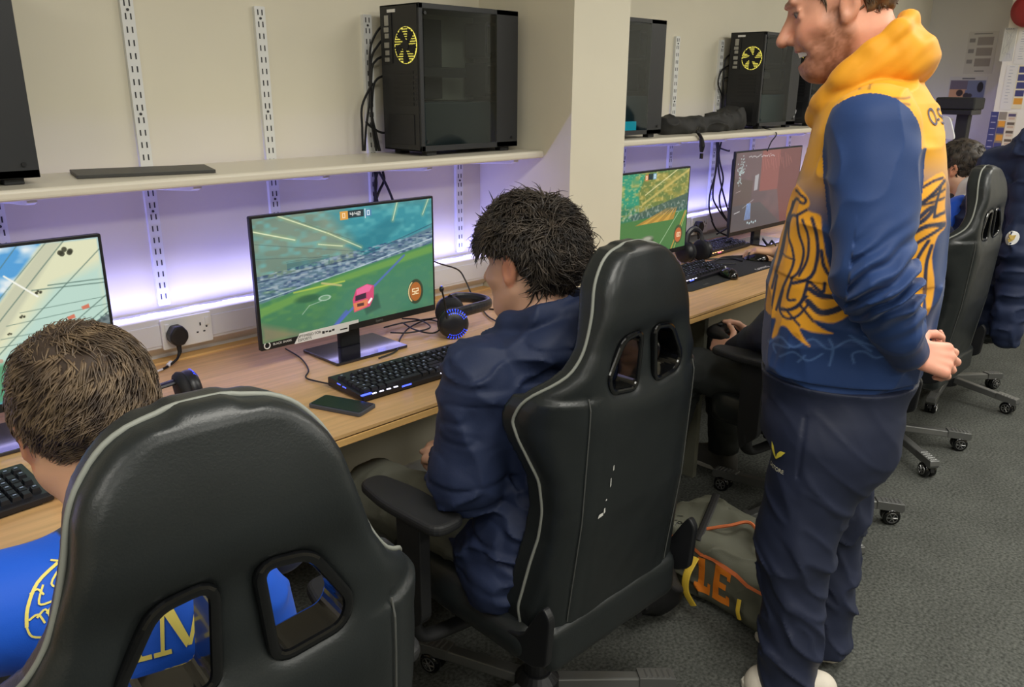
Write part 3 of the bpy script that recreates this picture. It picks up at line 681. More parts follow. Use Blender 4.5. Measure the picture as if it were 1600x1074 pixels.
h0 = atz(292, 612, DZ+.04); t = thing('headset', 'dark headset with a blue-lit cup lying beside the head of the boy in blue', 'headset', (h0.x, h0.y, DZ), .1)
earcup(t, (0, 0, .046), (.95, -.2, .1), .045)
MB().tube([(.0, .01, .07), (-.05, .015, .066), (-.12, .02, .062), (-.17, .0, .06)], .013, 10, smooth=6, flat=.5).build('headband', M_HS, t)
earcup(t, (-.17, .0, .046), (-.95, .1, .1), .045, False)
mb = MB(); [mb.box((-.115+k*.027, .012, .0685), (-.105+k*.027, .020, .0715)) for k in range(3)]; mb.build('band_markings', M_WHITE, t)
sp = atz(1068, 410, DZ); t = thing('headset', 'black headset standing at the right corner of the third monitor', 'headset', (sp.x, sp.y-.02, DZ), -.5)
earcup(t, (-.01, 0, .05), (-.9, -.4, 0), .045, False); earcup(t, (.08, .02, .05), (.9, .4, 0), .045, False)
MB().tube([(-.01, 0, .09), (0, .01, .13), (.035, .02, .15), (.07, .03, .13), (.08, .02, .09)], .008, 8, smooth=5, flat=1.6).build('headband', M_HS, t)
# ---------------------------------------------------------------- computer towers
M_CASE = mat('tower_case', (38, 40, 43), .5, var=.04, vscale=6); M_TRAY = mat('tower_tray', (150, 150, 138), .7); M_BOARD = mat('mainboard_dark', (22, 24, 27), .6)
def smoked():
    m = bpy.data.materials.new('smoked_glass'); m.use_nodes = True; N = m.node_tree.nodes; L = m.node_tree.links
    for n in list(N):
        if n.type == 'BSDF_PRINCIPLED': N.remove(n)
    tr = N.new('ShaderNodeBsdfTransparent'); tr.inputs[0].default_value = (.50, .54, .53, 1); gl = N.new('ShaderNodeBsdfGlossy'); gl.inputs['Roughness'].default_value = .05
    gl.inputs['Color'].default_value = (.8, .85, .85, 1); mx = N.new('ShaderNodeMixShader'); mx.inputs[0].default_value = .07
    L.new(tr.outputs[0], mx.inputs[1]); L.new(gl.outputs[0], mx.inputs[2]); L.new(mx.outputs[0], N['Material Output'].inputs[0]); return m
M_GLASS = smoked()
M_YEL = mat('yellow_fan_light', (200, 190, 80), .5, emit=(236, 222, 96), es=.8)
def tower(x0, x1, y0, y1, z0, H, lab, tint=(24, 46, 52), lit=None, cablehole=True):
    L = x1-x0; Wd = y1-y0; t = thing('computer_tower', lab, 'computer tower', (x0, y0, z0), group='black computer towers on the shelves')
    b = .014; mb = MB()
    mb.box((0, .004, b), (L, Wd, b+.012)); mb.box((0, .004, H-.012), (L, Wd, H)); mb.box((L-.035, .004, b), (L, Wd, H)); mb.box((0, Wd-.004, b), (L, Wd, H))
    mb.box((0, .004, b), (.006, Wd, H)); mb.box((0, .0, b), (.016, .006, H)); mb.box((L-.10, 0, b), (L, .006, H)); mb.box((0, 0, b), (L, .006, b+.018)); mb.box((0, 0, H-.016), (L, .006, H))
    mb.build('case', M_CASE, t, bevel=.0015)
    for fx in (.03, L-.07):
        for fy in (.012, Wd-.04): MB().box((fx, fy, 0), (fx+.04, fy+.028, b)).build('foot', M_BLACKM, t, bevel=.002)
    MB().box((.006, .05, b+.012), (L-.035, Wd-.005, H*.36)).build('power_supply_shroud', mat('shroud', tint, .35, emit=tint, es=.25 if lit else .05), t, bevel=.003)
    MB().box((.02, Wd-.03, H*.38), (L-.2, Wd-.008, H-.03)).build('mainboard', M_BOARD, t)
    MB().box((.01, Wd-.008, H*.37), (L-.036, Wd-.0045, H-.013)).build('motherboard_tray', M_TRAY, t)
    MB().box((.02, .08, H*.53), (L-.16, .115, H*.60)).build('graphics_card', M_BOARD, t, bevel=.003)
    fx = .085; ring = [(fx+.032*math.cos(a), Wd-.05, H*.70+.032*math.sin(a)) for a in np.linspace(0, 2*PI, 24, endpoint=False)]
    MB().tube(ring, .002, 6, closed=True).build('cooler_ring', M_CHROME, t)
    MB().cyl((fx, Wd-.055, H*.70), (fx, Wd-.03, H*.70), .028, 20).build('cpu_cooler', M_BOARD, t)
    for fz in (.24, .52, .8): MB().ring([(L-.07+0*.1, H*fz+0)]*0 or rrect(L-.095, H*fz-.055, L-.04, H*fz+.055, .01), rrect(L-.085, H*fz-.045, L-.05, H*fz+.045, .01), .06, .16, 'y').build('intake_fan', M_BOARD, t)
    g = MB().add([(.016, -.002, b+.018), (L-.10, -.002, b+.018), (L-.10, -.002, H-.016), (.016, -.002, H-.016)], [(0, 1, 2, 3)]).build('glass_side_panel', M_GLASS, t)
    for sx, sz in ((.022, H-.028), (.022, b+.03), (L-.03, b+.03)): MB().cyl((sx, -.005, sz), (sx, -.003, sz), .005, 12).build('panel_screw', M_BLACK, g)
    # rear panel (faces -x)
    rp = MB().box((-.0015, .008, b+.004), (0, Wd-.004, H-.004)).build('rear_panel', mat('rear_panel', (30, 31, 34), .5), t)
    fy, fz, fr = .062, H*.735, .05
    fan = MB().cyl((-.0015, fy, fz), (-.003, fy, fz), fr+.004, 32).build('rear_fan_glow', M_YEL, rp)
    mb = MB(); n = 15
    for i in range(n):
        for j in range(n):
            yy = fy-fr+2*fr*(i+.5*(j % 2))/(n-1); zz = fz-fr+2*fr*j/(n-1)
            if (yy-fy)**2+(zz-fz)**2 < (fr*1.04)**2: mb.cyl((-.003, yy, zz), (-.0045, yy, zz), .0031, 5)
    for i in range(5):
        a = i*2*PI/5+.4; p = [(fy+.010*math.cos(a+.6), fz+.010*math.sin(a+.6)), (fy+.052*math.cos(a+.15), fz+.052*math.sin(a+.15)), (fy+.052*math.cos(a+.8), fz+.052*math.sin(a+.8)), (fy+.014*math.cos(a+1.4), fz+.014*math.sin(a+1.4))]
        mb.prism(p, -.0036, -.0031, 'x')
    mb.cyl((-.003, fy, fz), (-.006, fy, fz), .016, 20); mb.build('fan_grille', M_BLACKM, fan)
    mb = MB(); mb.box((-.004, Wd-.062, H*.62), (-.001, Wd-.018, H*.95)); mb.build('port_plate', M_DARKMETAL, rp)
    mb = MB()
    for k, (a_, h_) in enumerate(((.90, .03), (.84, .014), (.80, .014), (.74, .016), (.69, .014), (.645, .012))):
        mb.box((-.0065, Wd-.05, H*a_-h_/2), (-.004, Wd-.03+.004*(k % 2), H*a_+h_/2))
    mb.build('ports', M_CHROME, rp)
    mb = MB(); [mb.box((-.003, .03, H*(.34+.035*k)), (-.0015, .125, H*(.34+.035*k)+.009)) for k in range(7)]; mb.build('expansion_slot_covers', M_DARKMETAL, rp)
    mb = MB()
    for k in range(12):
        for j in range(3): mb.box((-.0025, .010+j*.005, H*(.34+.018*k)), (-.0015, .013+j*.005, H*(.34+.018*k)+.004))
    mb.build('vent_holes', M_SLOT, rp)
    MB().box((-.004, .03, b+.02), (-.0015, Wd-.03, H*.28)).build('power_supply_end', M_DARKMETAL, rp, bevel=.001)
    MB().box((-.003, Wd-.08, H-.022), (-.0015, Wd-.10+.06, H-.013)).build('white_rating_label', M_WHITE, rp)
    if lit: MB().box((.03, .03, b+.012), (L-.13, .045, b+.05)).build('light_bar', mat('light_bar', lit, .4, emit=lit, es=.9), t)
    return t
tower(1.662, 2.088, 2.03, 2.22, 1.2755, .448, 'black computer tower with a yellow-lit rear fan, above the centre monitor')
tower(.145, .575, 2.03, 2.22, 1.2755, .448, 'dark computer tower cut off by the left edge of the photo', tint=(26, 52, 96), lit=(20, 40, 110))
tower(2.475, 2.905, 2.0, 2.21, 1.2905, .448, 'black glass-sided tower with a teal glow, standing just right of the pillar', lit=(20, 150, 170))
tower(3.80, 4.19, 2.05, 2.236, 1.2905, .452, 'black tower with a yellow fan, on the shelf beside the smiling face', tint=(30, 62, 66))
tower(4.33, 4.74, 2.05, 2.236, 1.2905, .45, 'dark tower mostly hidden behind the chin of the smiling man')
pts = [atz(*q, 1.290) for q in ((93, 264), (94, 277), (306, 270), (294, 259))]
t = thing('flat_panel', 'thin flat black panel lying on the shelf above the left monitor', 'panel')
pl_ = [(.70, 2.235), (.665, 2.075), (.965, 1.995), (1.01, 2.15)]
MB().prism(pl_[::-1], 1.2755, 1.2835, 'z').build('panel_sheet', mat('black_panel', (58, 58, 56), .5), t, bevel=.001)
# ---------------------------------------------------------------- cables
def cable(lab, strands, r=.0035, cat='cable', group=None, name='cable_bundle', m=None):
    t = thing(name, lab, cat, tuple(strands[0][0]), group=group); o = Vector(strands[0][0])
    for s in strands: MB().tube([Vector(p)-o for p in s], r, 7, smooth=7).build('cable', m or M_CABLE, t)
    return t
Y1 = 2.19
A = lambda l, Y=Y1: [aty(x, y, Y) for x, y in l]
cable('black cables looping from the back of the centre tower down behind the shelf', [
    A([(597, 40), (586, 55), (578, 82), (578, 150), (572, 200), (570, 236)], 2.235), A([(600, 60), (590, 72), (580, 95), (580, 160), (584, 205), (592, 236)], 2.232),
    A([(598, 88), (588, 94), (581, 110), (580, 170), (588, 210), (594, 236)], 2.228), A([(601, 118), (589, 124), (583, 140), (581, 190), (588, 236)], 2.23),
    A([(582, 130), (566, 165), (566, 200), (567, 236)], 2.225), A([(604, 208), (592, 206), (577, 196), (572, 190)], 2.225)], .0038)
cable('black cables dropping behind the centre monitor from the shelf above', [
    A([(585, 268), (588, 285), (586, 305), (586, 318)], 2.26), A([(598, 268), (600, 282), (592, 300), (586, 318)], 2.26), A([(592, 268), (604, 290), (614, 314), (618, 330)], 2.25), A([(590, 268), (586, 290), (590, 318)], 2.255)], .0045)
cable('thin black lead draped from the centre monitor over the trunking', [[aty(676, 408, 2.0), aty(690, 413, 2.1), aty(716, 422, 2.12), aty(728, 440, 2.1), aty(742, 470, 2.05), atz(760, 482, .742), atz(790, 484, .742)]], .0028, name='power_lead')
cable('black keyboard lead curling on the desk below the monitor sticker', [[atz(446, 545, .742), atz(470, 560, .742), atz(482, 578, .742), atz(478, 590, .742), atz(495, 596, .742), Vector((1.088, 1.70, .752))]], .0022, name='power_lead')
cable('tangle of black leads on the desk between the centre monitor and headset', [
    [atz(*q, .743) for q in ((592, 560), (620, 548), (625, 530), (640, 512), (668, 500), (690, 505))], [atz(*q, .747) for q in ((600, 512), (628, 505), (660, 500), (684, 496), (700, 488))],
    [atz(*q, .75) for q in ((610, 520), (640, 520), (672, 512), (655, 500), (628, 498))], [atz(*q, .752) for q in ((630, 505), (650, 516), (680, 520), (700, 500))], [atz(745, 470, .742), atz(760, 492, .742), atz(775, 502, .742)]], .0026)
t = thing('adapter_block', 'small pale adapter on the desk corner beside the centre monitor', 'adapter', tuple(atz(688, 488, DZ)))
MB().box((-.012, -.01, .0), (.012, .01, .03)).build('adapter_body', mat('pale_grey_plastic', (150, 150, 150), .5), t, bevel=.003)
def B(l, Y): return [aty(x, y, Y) for x, y in l]
cable('bunch of black cables hanging below the right shelf and fanning over the keyboards', [
    B([(1119, 221), (1121, 245), (1118, 270), (1110, 300), (1108, 325), (1113, 345)], 2.1), B([(1123, 221), (1124, 250), (1130, 280), (1124, 310), (1130, 335), (1150, 360)], 2.08),
    B([(1127, 222), (1122, 250), (1126, 285), (1138, 330), (1152, 362)], 2.09), B([(1121, 221), (1119, 260), (1114, 300), (1118, 320), (1140, 350), (1160, 365)], 2.07), B([(1120, 230), (1138, 236), (1139, 235)], 2.1),
    B([(1112, 345), (1120, 360), (1135, 368)], 2.06), B([(1158, 328), (1146, 350), (1120, 366)], 2.05), B([(1087, 351), (1093, 360), (1093, 372)], 2.15)], .0042)
cable('thin black lead hanging over the front edge of the right shelf', [[atz(1193, 200, 1.295), aty(1213, 208, 1.948), aty(1205, 222, 1.946), aty(1199, 236, 1.94)]], .003, name='power_lead')
cable('tangled black leads on the desk between the third and fourth monitors', [
    [atz(*q, .745) for q in ((1085, 400), (1100, 405), (1140, 404), (1160, 408))], [atz(*q, .747) for q in ((1075, 395), (1092, 410), (1120, 412), (1150, 412))], [atz(*q, .75) for q in ((1192, 372), (1200, 382), (1206, 376), (1212, 384))], [atz(*q, .745) for q in ((1110, 412), (1130, 402), (1160, 400), (1200, 398))]], .0035)
t = thing('cable_adapter', 'black plug-ended adapter lead hanging from the right shelf edge', 'adapter', tuple(aty(1092, 200, 1.945)))
o = t.location
MB().tube([Vector(p)-o for p in (aty(1092, 200, 1.97), aty(1090, 206, 1.947), aty(1095, 214, 1.944), aty(1097, 222, 1.944))], .007, 8, smooth=5).build('lead', M_CABLE, t)
MB().tube([Vector(p)-o for p in (aty(1096, 216, 1.944), aty(1097, 228, 1.944), aty(1096, 238, 1.944))], [.008, .013, .007], 8, smooth=5).build('adapter_moulding', M_BLACK, t)
MB().box((-.008, -.005, -.012), (.008, .005, .012)).build('connector', M_GLOSS, t, bevel=.002, loc=tuple(aty(1096, 244, 1.944)-o))
# ---------------------------------------------------------------- gaming chairs
HZ = np.array([.395, .42, .45, .5, .6, .66, .72, .78, .83, .87, .90, .925, .945, .965, .98, 1.0, 1.036, 1.07, 1.10, 1.14, 1.16, 1.18, 1.195, 1.205, 1.212])
HW = np.array([.15, .205, .225, .232, .218, .208, .205, .210, .225, .236, .240, .238, .232, .215, .195, .174, .153, .141, .132, .122, .113, .098, .082, .060, .02])
def hw(z): return np.interp(z, HZ, HW)
YZ = np.array([.38, .5, .7, .9, 1.0, 1.1, 1.2, 1.26]); YC = np.array([-.19, -.205, -.235, -.25, -.247, -.238, -.22, -.20])
def bow(x, z):
    w = np.interp(z, [.4, .55, .9, .96, 1.05, 1.25], [.05, .07, .12, .10, .05, .03])
    return w*(np.maximum(np.abs(x)-.11, 0)/.14)**2
HOLE = roundpoly([(.025, 1.050), (.072, 1.044), (.110, .980), (.101, .956), (.033, .947)], .015, 5)
def polysd(X, Z, poly):
    ins = np.zeros(X.shape, bool); d = np.full(X.shape, 1e9, f32); n = len(poly)
    for i in range(n):
        (x0, y0), (x1, y1) = poly[i], poly[(i+1) % n]
        if abs(y0-y1) > 1e-9: ins ^= ((y0 > Z) != (y1 > Z)) & (X < (x1-x0)*(Z-y0)/(y1-y0)+x0)
        dx, dy = x1-x0, y1-y0; t = np.clip(((X-x0)*dx+(Z-y0)*dy)/(dx*dx+dy*dy+1e-12), 0, 1)
        d = np.minimum(d, np.hypot(X-x0-t*dx, Z-y0-t*dy))
    return np.where(ins, -d, d)
def back_sdf(P):
    x, y, z = P.T; ax = np.abs(x)
    d2 = (ax-hw(z))*.82; d2 = np.maximum(d2, z-1.215); d2 = np.maximum(d2, .393-z)
    hd = polysd(ax, z, HOLE)
    d2 = np.maximum(d2, -hd)
    th = .034+.014*np.clip((ax-.13)/.08, 0, 1)*(z < .95)+.008*np.exp(-((z-1.13)/.07)**2)
    yy = np.interp(z, YZ, YC)+bow(x, z); e = np.abs(y-yy)-th
    th = th-.014*np.exp(-((z-1.0)/.065)**4)*np.exp(-(ax/.14)**4); e = np.abs(y-yy)-th; r = .019; q0 = np.maximum(d2+r, 0); q1 = np.maximum(e+r, 0)
    d = np.hypot(q0, q1)+np.minimum(np.maximum(d2, e)+r, 0)-r if False else np.sqrt(q0*q0+q1*q1)+np.minimum(np.maximum(d2+r, e+r), 0)-r
    seam = np.exp(-((ax-.165)/.004)**2)*(z < .96)*(y < yy)*.003
    d = d+seam+.0012*vn(P, .05, 3)
    return (d*.85).astype(f32)
def rearsurf(x, z):
    return np.interp(z, YZ, YC)+bow(x, z)-(.034+.014*np.clip((abs(x)-.13)/.08, 0, 1)*(z < .95)+.008*np.exp(-((z-1.13)/.07)**2))
def expand(poly, k):
    cx = sum(p[0] for p in poly)/len(poly); cy = sum(p[1] for p in poly)/len(poly)
    out = []; n = len(poly)
    for i in range(n):
        a = Vector(poly[i-1]); b = Vector(poly[(i+1) % n]); t = (b-a).normalized(); nn = Vector((t.y, -t.x)); p = Vector(poly[i])
        if nn.dot(p-Vector((cx, cy))) < 0: nn = -nn
        out.append(tuple(p+nn*k))
    return out
def make_chair(lab, grp):
    t = thing('gaming_chair', lab, 'chair', group=grp)
    V, Q = snet(back_sdf, (-.29, -.33, .37), (.29, .03, 1.27), .006)
    bk = rawmesh('backrest', V, Q, M_LEATHER, t)
    # piping along the outline
    zs = np.concatenate([np.linspace(.45, 1.18, 40), [1.193, 1.203, 1.209, 1.2125]])
    L_ = [(-hw(z)-.001, np.interp(z, YZ, YC)+bow(hw(z), z)-.004, z) for z in zs]
    R_ = [(-a, b, c) for a, b, c in L_[::-1]]
    MB().tube(L_+R_, .0032, 7, smooth=2).build('piping', M_PIPING, bk, smooth=True)
    for s in (-1, 1):
        ho = [(s*a, b) for a, b in expand(HOLE, .010)]; hi = [(s*a, b) for a, b in expand(HOLE, -.002)]
        if s < 0: ho = ho[::-1]; hi = hi[::-1]
        fr = MB().ring(ho, hi, -.275, -.225).build('belt_hole_frame', M_GLOSS, bk, bevel=.004, seg=2)
        sp_ = [(s*.165, rearsurf(.165, z)-.0005, z) for z in np.linspace(.47, .955, 24)]
        MB().tube(sp_, .0013, 6).build('seam', M_SEAM, bk)
    # seat
    def seat_sdf(P):
        x, y, z = P.T
        q = np.abs(P-np.array([0, .02, .415], f32))-np.array([.19, .235, .030], f32); r = .025
        d = np.linalg.norm(np.maximum(q, 0), axis=1)+np.minimum(q.max(1), 0)-r
        for s in (-1, 1):
            d = smin(d, cap(P, (s*.212, -.17, .425), (s*.205, .22, .43), .046, .050, (0, 0, 1, 1.0)), .02)
        d = smin(d, cap(P, (-.15, .235, .415), (.15, .235, .415), .045), .03)
        return (d+.001*vn(P, .05, 5)).astype(f32)
    V, Q = snet(seat_sdf, (-.3, -.26, .33), (.3, .32, .51), .008)
    st_ = rawmesh('seat', V, Q, M_LEATHER, t)
    for s in (-1, 1): MB().tube([(s*.19, -.15, .470), (s*.195, .1, .481), (s*.20, .22, .470), (s*.195, .268, .44), (s*.15, .283, .425), (0, .285, .422)], .003, 6, smooth=6).build('piping', M_PIPING, st_, smooth=True)
    MB().box((-.17, -.2, .345), (.17, .22, .385)).build('seat_pan', M_BLACKM, t, bevel=.01)
    MB().box((-.10, -.12, .30), (.10, .13, .35)).build('tilt_mechanism', M_DARKMETAL, t, bevel=.01)
    MB().tube([(.08, .0, .325), (.22, .0, .325), (.27, .01, .322)], .006, 8).build('tilt_lever', M_BLACK, t)
    for s in (-1, 1):
        MB().prism(roundpoly([(-.256, .42), (-.264, .53), (-.246, .552), (-.230, .53), (-.19, .46), (-.10, .44), (-.10, .40), (-.22, .40)], .012, 4), s*.234, s*.252, 'x').build('hinge_cover', M_BLACK, t, bevel=.004)
        # armrest
        a = MB().prism(roundpoly([(-.03, .40), (-.03, .648), (.05, .648), (.045, .42), (.03, .34)], .015, 3), s*.29, s*.318, 'x', Matrix.Translation((0, .07, 0))).build('armrest', M_BLACKM, t, bevel=.006)
        pad = roundpoly([(-.042, -.13), (.042, -.13), (.048, .04), (.030, .15), (-.030, .15), (-.048, .04)], .035, 5)
        MB().prism([(s*.305+x, y+.08) for x, y in pad], .648, .672, 'z').build('arm_pad', M_BLACKM, a, bevel=.009, seg=3)
        MB().tube([(s*.303, .085, .41), (s*.303, .085, .36), (s*.27, .08, .325), (s*.15, .06, .322)], .024, 10, smooth=5, flat=.6).build('arm_bracket', M_BLACKM, a, smooth=True)
    MB().cyl((0, 0, .08), (0, 0, .22), .031, 20).build('gas_lift_sleeve', M_BLACK, t)
    MB().cyl((0, 0, .2), (0, 0, .31), .017, 16).build('gas_lift_piston', M_CHROME, t)
    MB().lathe([(.045, .055), (.055, .06), (.055, .105), (.036, .125)], None, 24).build('base_hub', M_DARKMETAL, t, bevel=.002)
    return t
M_LEG = mat('grey_metal_leg', (120, 121, 120), .38, metal=.6)
def add_base(t, ang):
    first = None
    for k in range(5):
        a = ang+k*2*PI/5
        if first is None:
            lg = MB(); sec = [(.04, .105, .022), (.20, .092, .020), (.335, .078, .017)]
            vs = []
            for x, z, w in sec: vs += [(x, -w, z-.028), (x, w, z-.028), (x, w*.8, z), (x, -w*.8, z)]
            fs = [(0, 3, 2, 1), (8, 9, 10, 11)]
            for i in (0, 4): fs += [(i, i+1, i+5, i+4), (i+1, i+2, i+6, i+5), (i+2, i+3, i+7, i+6), (i+3, i, i+4, i+7)]
            o = lg.add(vs, fs).build('leg', M_LEG, t, bevel=.004)
            cp_ = MB(); cp_.prism([(.255, .060), (.345, .050), (.352, .062), (.348, .082), (.255, .091)], -.0205, .0205, 'y')
            for i in range(5): cp_.prism([(.27+i*.015, .0885-i*.0014), (.277+i*.015, .0915-i*.0014), (.281+i*.015, .0875-i*.0014)], -.016, .016, 'y')
            cp_.build('leg_end_cap', M_LEG, o, bevel=.002)
            c = MB().cyl((.325, 0, .055), (.325, 0, .035), .011, 12).build('caster', M_BLACK, o)
            for s in (-1, 1):
                w = MB().lathe([(.021, -.011), (.029, -.008), (.030, .006), (.026, .010)], Matrix.Translation((.31, s*.014, .030)) @ Matrix.Rotation(-s*PI/2, 4, 'X'), 24).build('wheel', M_GLOSS, c, smooth=True)
                sp = MB(); 
                Mx = Matrix.Translation((.31, s*.0245, .030)) @ Matrix.Rotation(-s*PI/2, 4, 'X')
                sp.lathe([(.004, 0), (.004, .0015)], Mx, 10)
                for q in range(6):
                    an = q*PI/3; sp.tube([Mx @ Vector((.003*math.cos(an), .003*math.sin(an), .001)), Mx @ Vector((.018*math.cos(an), .018*math.sin(an), .001))], .0018, 5)
                ringp = [Mx @ Vector((.0185*math.cos(v), .0185*math.sin(v), .0005)) for v in np.linspace(0, 2*PI, 20, endpoint=False)]
                sp.tube(ringp, .0014, 5, closed=True); sp.build('hubcap', M_CHROME, w)
            MB().prism([(.300, .055), (.334, .058), (.345, .03), (.325, .045)], -.008, .008, 'y').build('caster_hood', M_BLACK, c)
            first = o
        else: o = copytree(first, t)
        o.rotation_euler = (0, 0, a)
CH_G = 'racing-style gaming chairs along the desks'
ch = make_chair('dark leatherette gaming chair filling the bottom left, behind the boy in blue', CH_G)
add_base(ch, .3)
CHAIRS = [ch]
for lab, loc, rot, dz in (('dark gaming chair in the middle, under the boy in the navy jacket', (1.236, 1.12), -.012, -.012),
                      ('black gaming chair behind the smiling man, seating the player with the controller', (2.62, 1.10), 0, 0),
                      ('dark gaming chair with two back openings right of the smiling man', (3.48, 1.14), 0, 0),
                      ('black gaming chair covered by the navy padded coat at the right edge', (4.33, 1.16), 0, 0)):
    c = copytree(ch); tag(c, lab, 'chair', CH_G); c.location = (loc[0], loc[1], dz if dz > 0 else 0); c.rotation_euler = (0, 0, rot); CHAIRS.append(c)
ch.location = (.321, .913, 0); ch.rotation_euler = (0, 0, -.109)
for c, an in zip(CHAIRS[1:], (-.68+.012, .35, -.96, -.5)):
    legs = [k for k in c.children if k.name.startswith('leg')]
    for k, l in enumerate(sorted(legs, key=lambda q: q.name)): l.rotation_euler = (0, 0, an+k*2*PI/5)
# worn patches on the middle chair
for (x, z, w, h) in ((-.12, .705, .016, .008), (-.11, .712, .005, .012), (-.108, .735, .004, .004), (-.10, .77, .003, .02), (-.096, .80, .003, .012)):
    y = float(rearsurf(x, z))-.0012
    MB().add([(x-w/2, y, z-h/2), (x+w/2, y, z-h*.3), (x+w*.4, y, z+h/2), (x-w*.3, y, z+h*.4)], [(0, 1, 2, 3)]).build('worn_patch', M_SCUFF, CHAIRS[1])
# ---------------------------------------------------------------- people
M_SKIN = vmat('skin', rough=.5, bump=.05, bscale=500, sss=.12)
M_EYEW = mat('eye_white', (176, 160, 152), .35); M_IRIS = mat('iris', (50, 50, 52), .3); M_TEETH = mat('teeth', (250, 244, 232), .25)
def decal(name, me_or_vf, m, parent, tgt, origin, right, up, direction, off=.0015, sub=None):
    """flat artwork (x right, y up) pressed on to the surface of tgt (local space of parent)"""
    from mathutils.bvhtree import BVHTree
    tm = tgt.data; vv = [v.co.copy() for v in tm.vertices]; ff = [tuple(p.vertices) for p in tm.polygons]
    bvh = BVHTree.FromPolygons(vv, ff)
    vs, fs = me_or_vf; O = Vector(origin); R = Vector(right).normalized(); U = Vector(up).normalized(); Dn = Vector(direction).normalized(); out = []
    for x, y in vs:
        p = O+R*x+U*y; h = bvh.ray_cast(p-Dn*(.12 if abs(O.x) < .29 else 0), Dn)
        out.append(tuple(h[0]-Dn*off) if h[0] is not None else tuple(p))
    mb = MB(); mb.add(out, fs); return mb.build(name, m, parent)
def hit(parent, tgt, px, py):
    from mathutils.bvhtree import BVHTree
    Mi = Matrix.LocRotScale(parent.location, parent.rotation_euler, None).inverted(); o = Mi @ Vector((0, 0, CAMH)); d = (Mi.to_3x3() @ Vector(ray(px, py))).normalized()
    b = BVHTree.FromPolygons([v.co.copy() for v in tgt.data.vertices], [tuple(q.vertices) for q in tgt.data.polygons])
    h = b.ray_cast(o, d); nn = Vector((0, 0, 0))
    for dx in (-.02, 0, .02):
        for dz in (-.02, 0, .02):
            k = b.find_nearest(h[0]+Vector((dx, dx, dz))); nn += k[1]
    nn = -nn if nn.dot(d) > 0 else nn
    return h[0], nn.normalized()
def decal_at(name, art, m, parent, tgt, px, py, off=.0015, up=(0, 0, 1), mix=.0):
    p, n = hit(parent, tgt, px, py); U = Vector(up); R = U.cross(n).normalized(); U2 = n.cross(R)
    return decal(name, art, m, parent, tgt, p, R, U2, -n, off)
def strokes(lines, w, k=4):
    vs = []; fs = []
    for ln in lines:
        ww = w
        if len(ln) and not hasattr(ln[0], '__len__'): ww, ln = ln[0], ln[1:]
        P = catmull([Vector((a, b, 0)) for a, b in ln], k) if len(ln) > 2 else [Vector((ln[0][0], ln[0][1], 0)).lerp(Vector((ln[1][0], ln[1][1], 0)), i/6) for i in range(7)]
        n = len(vs); m = len(P)
        for i, p in enumerate(P):
            t = (P[min(i+1, m-1)]-P[max(i-1, 0)]); t = t.normalized() if t.length else Vector((1, 0, 0)); nn = Vector((-t.y, t.x, 0))
            vs += [(p.x+nn.x*ww/2, p.y+nn.y*ww/2), (p.x-nn.x*ww/2, p.y-nn.y*ww/2)]
        for i in range(m-1): fs.append((n+2*i+1, n+2*i+3, n+2*i+2, n+2*i))
    return vs, fs
def head_sdf(P, o, Rm, s, jaw=1., detail=0):
    """head in its own frame: +y face, z up, ear level = 0"""
    p = (P-np.array(o, f32))@np.array(Rm, f32)/f32(s)
    d = ell(p, (0, -.012, .038), (.0745, .096, .084))
    d = smin(d, ell(p, (0, .035, -.03), (.060, .060, .080)), .03)
    d = smin(d, cap(p, (0, .058, -.092), (0, .066, -.088), .026*jaw), .03)
    for sx in (-1, 1):
        d = smin(d, cap(p, (sx*.052, -.0, -.045), (sx*.022, .062, -.092), .020*jaw), .03)
        d = smin(d, cap(p, (sx*.04, .068, -.022), (sx*.052, .045, -.02), .016), .02)
    d = smin(d, cap(p, (-.035, .077, .036), (.035, .077, .036), .011), .02)
    for sx in (-1, 1): d = smax(d, -(np.linalg.norm(p-np.array([sx*.032, .096, .012], f32), axis=1)-.016), .014)
    d = smin(d, cap(p, (0, .088, .018), (0, .116, -.026), .0065, .0125), .012)
    for sx in (-1, 1): d = smin(d, cap(p, (sx*.010, .100, -.031), (sx*.014, .094, -.031), .008), .007)
    if detail:   # open laughing mouth
        d = smin(d, cap(p, (-.02, .086, -.052), (.02, .086, -.052), .010), .010)
        d = smin(d, cap(p, (-.02, .078, -.079), (.02, .078, -.079), .009), .010)
        for sx in (-1, 1): d = smin(d, cap(p, (sx*.034, .078, -.030), (sx*.040, .062, -.062), .012), .014)
        m = ell(p, (0, .087, -.066), (.036, .030, .0135)); d = smax(d, -m, .003)
        for sx in (-1, 1): d = smax(d, -cap(p, (sx*.024, .098, -.030), (sx*.041, .080, -.064), .0025), .008)
        for sx in (-1, 1):
            d = smin(d, cap(p, (sx*.019, .0865, .0215), (sx*.044, .0770, .0175), .0052), .005)   # upper lids
            d = smin(d, cap(p, (sx*.020, .0845, .0035), (sx*.043, .0765, .0060), .0052), .005)
            d = smin(d, cap(p, (sx*.018, .096, .034), (sx*.046, .086, .036), .005), .008)
    else:
        d = smin(d, cap(p, (-.018, .090, -.056), (.018, .090, -.056), .0065), .008); d = smin(d, cap(p, (-.015, .088, -.068), (.015, .088, -.068), .0065), .008)
    for sx in (-1, 1):   # ears: tilted shell with hollow and lobe
        q = p-np.array([sx*.079, -.006, -.002], f32); q = q@np.array(rotm(sx*.0, .22, sx*.22), f32)
        e = ell(q, (0, 0, 0), (.0085, .019, .031)); e = smax(e, -ell(q, (sx*.009, .004, .004), (.008, .011, .020)), .004)
        e = smin(e, cap(q, (0, .006, -.026), (0, .005, -.022), .007), .008)
        d = smin(d, e, .006)
    return d*f32(s)
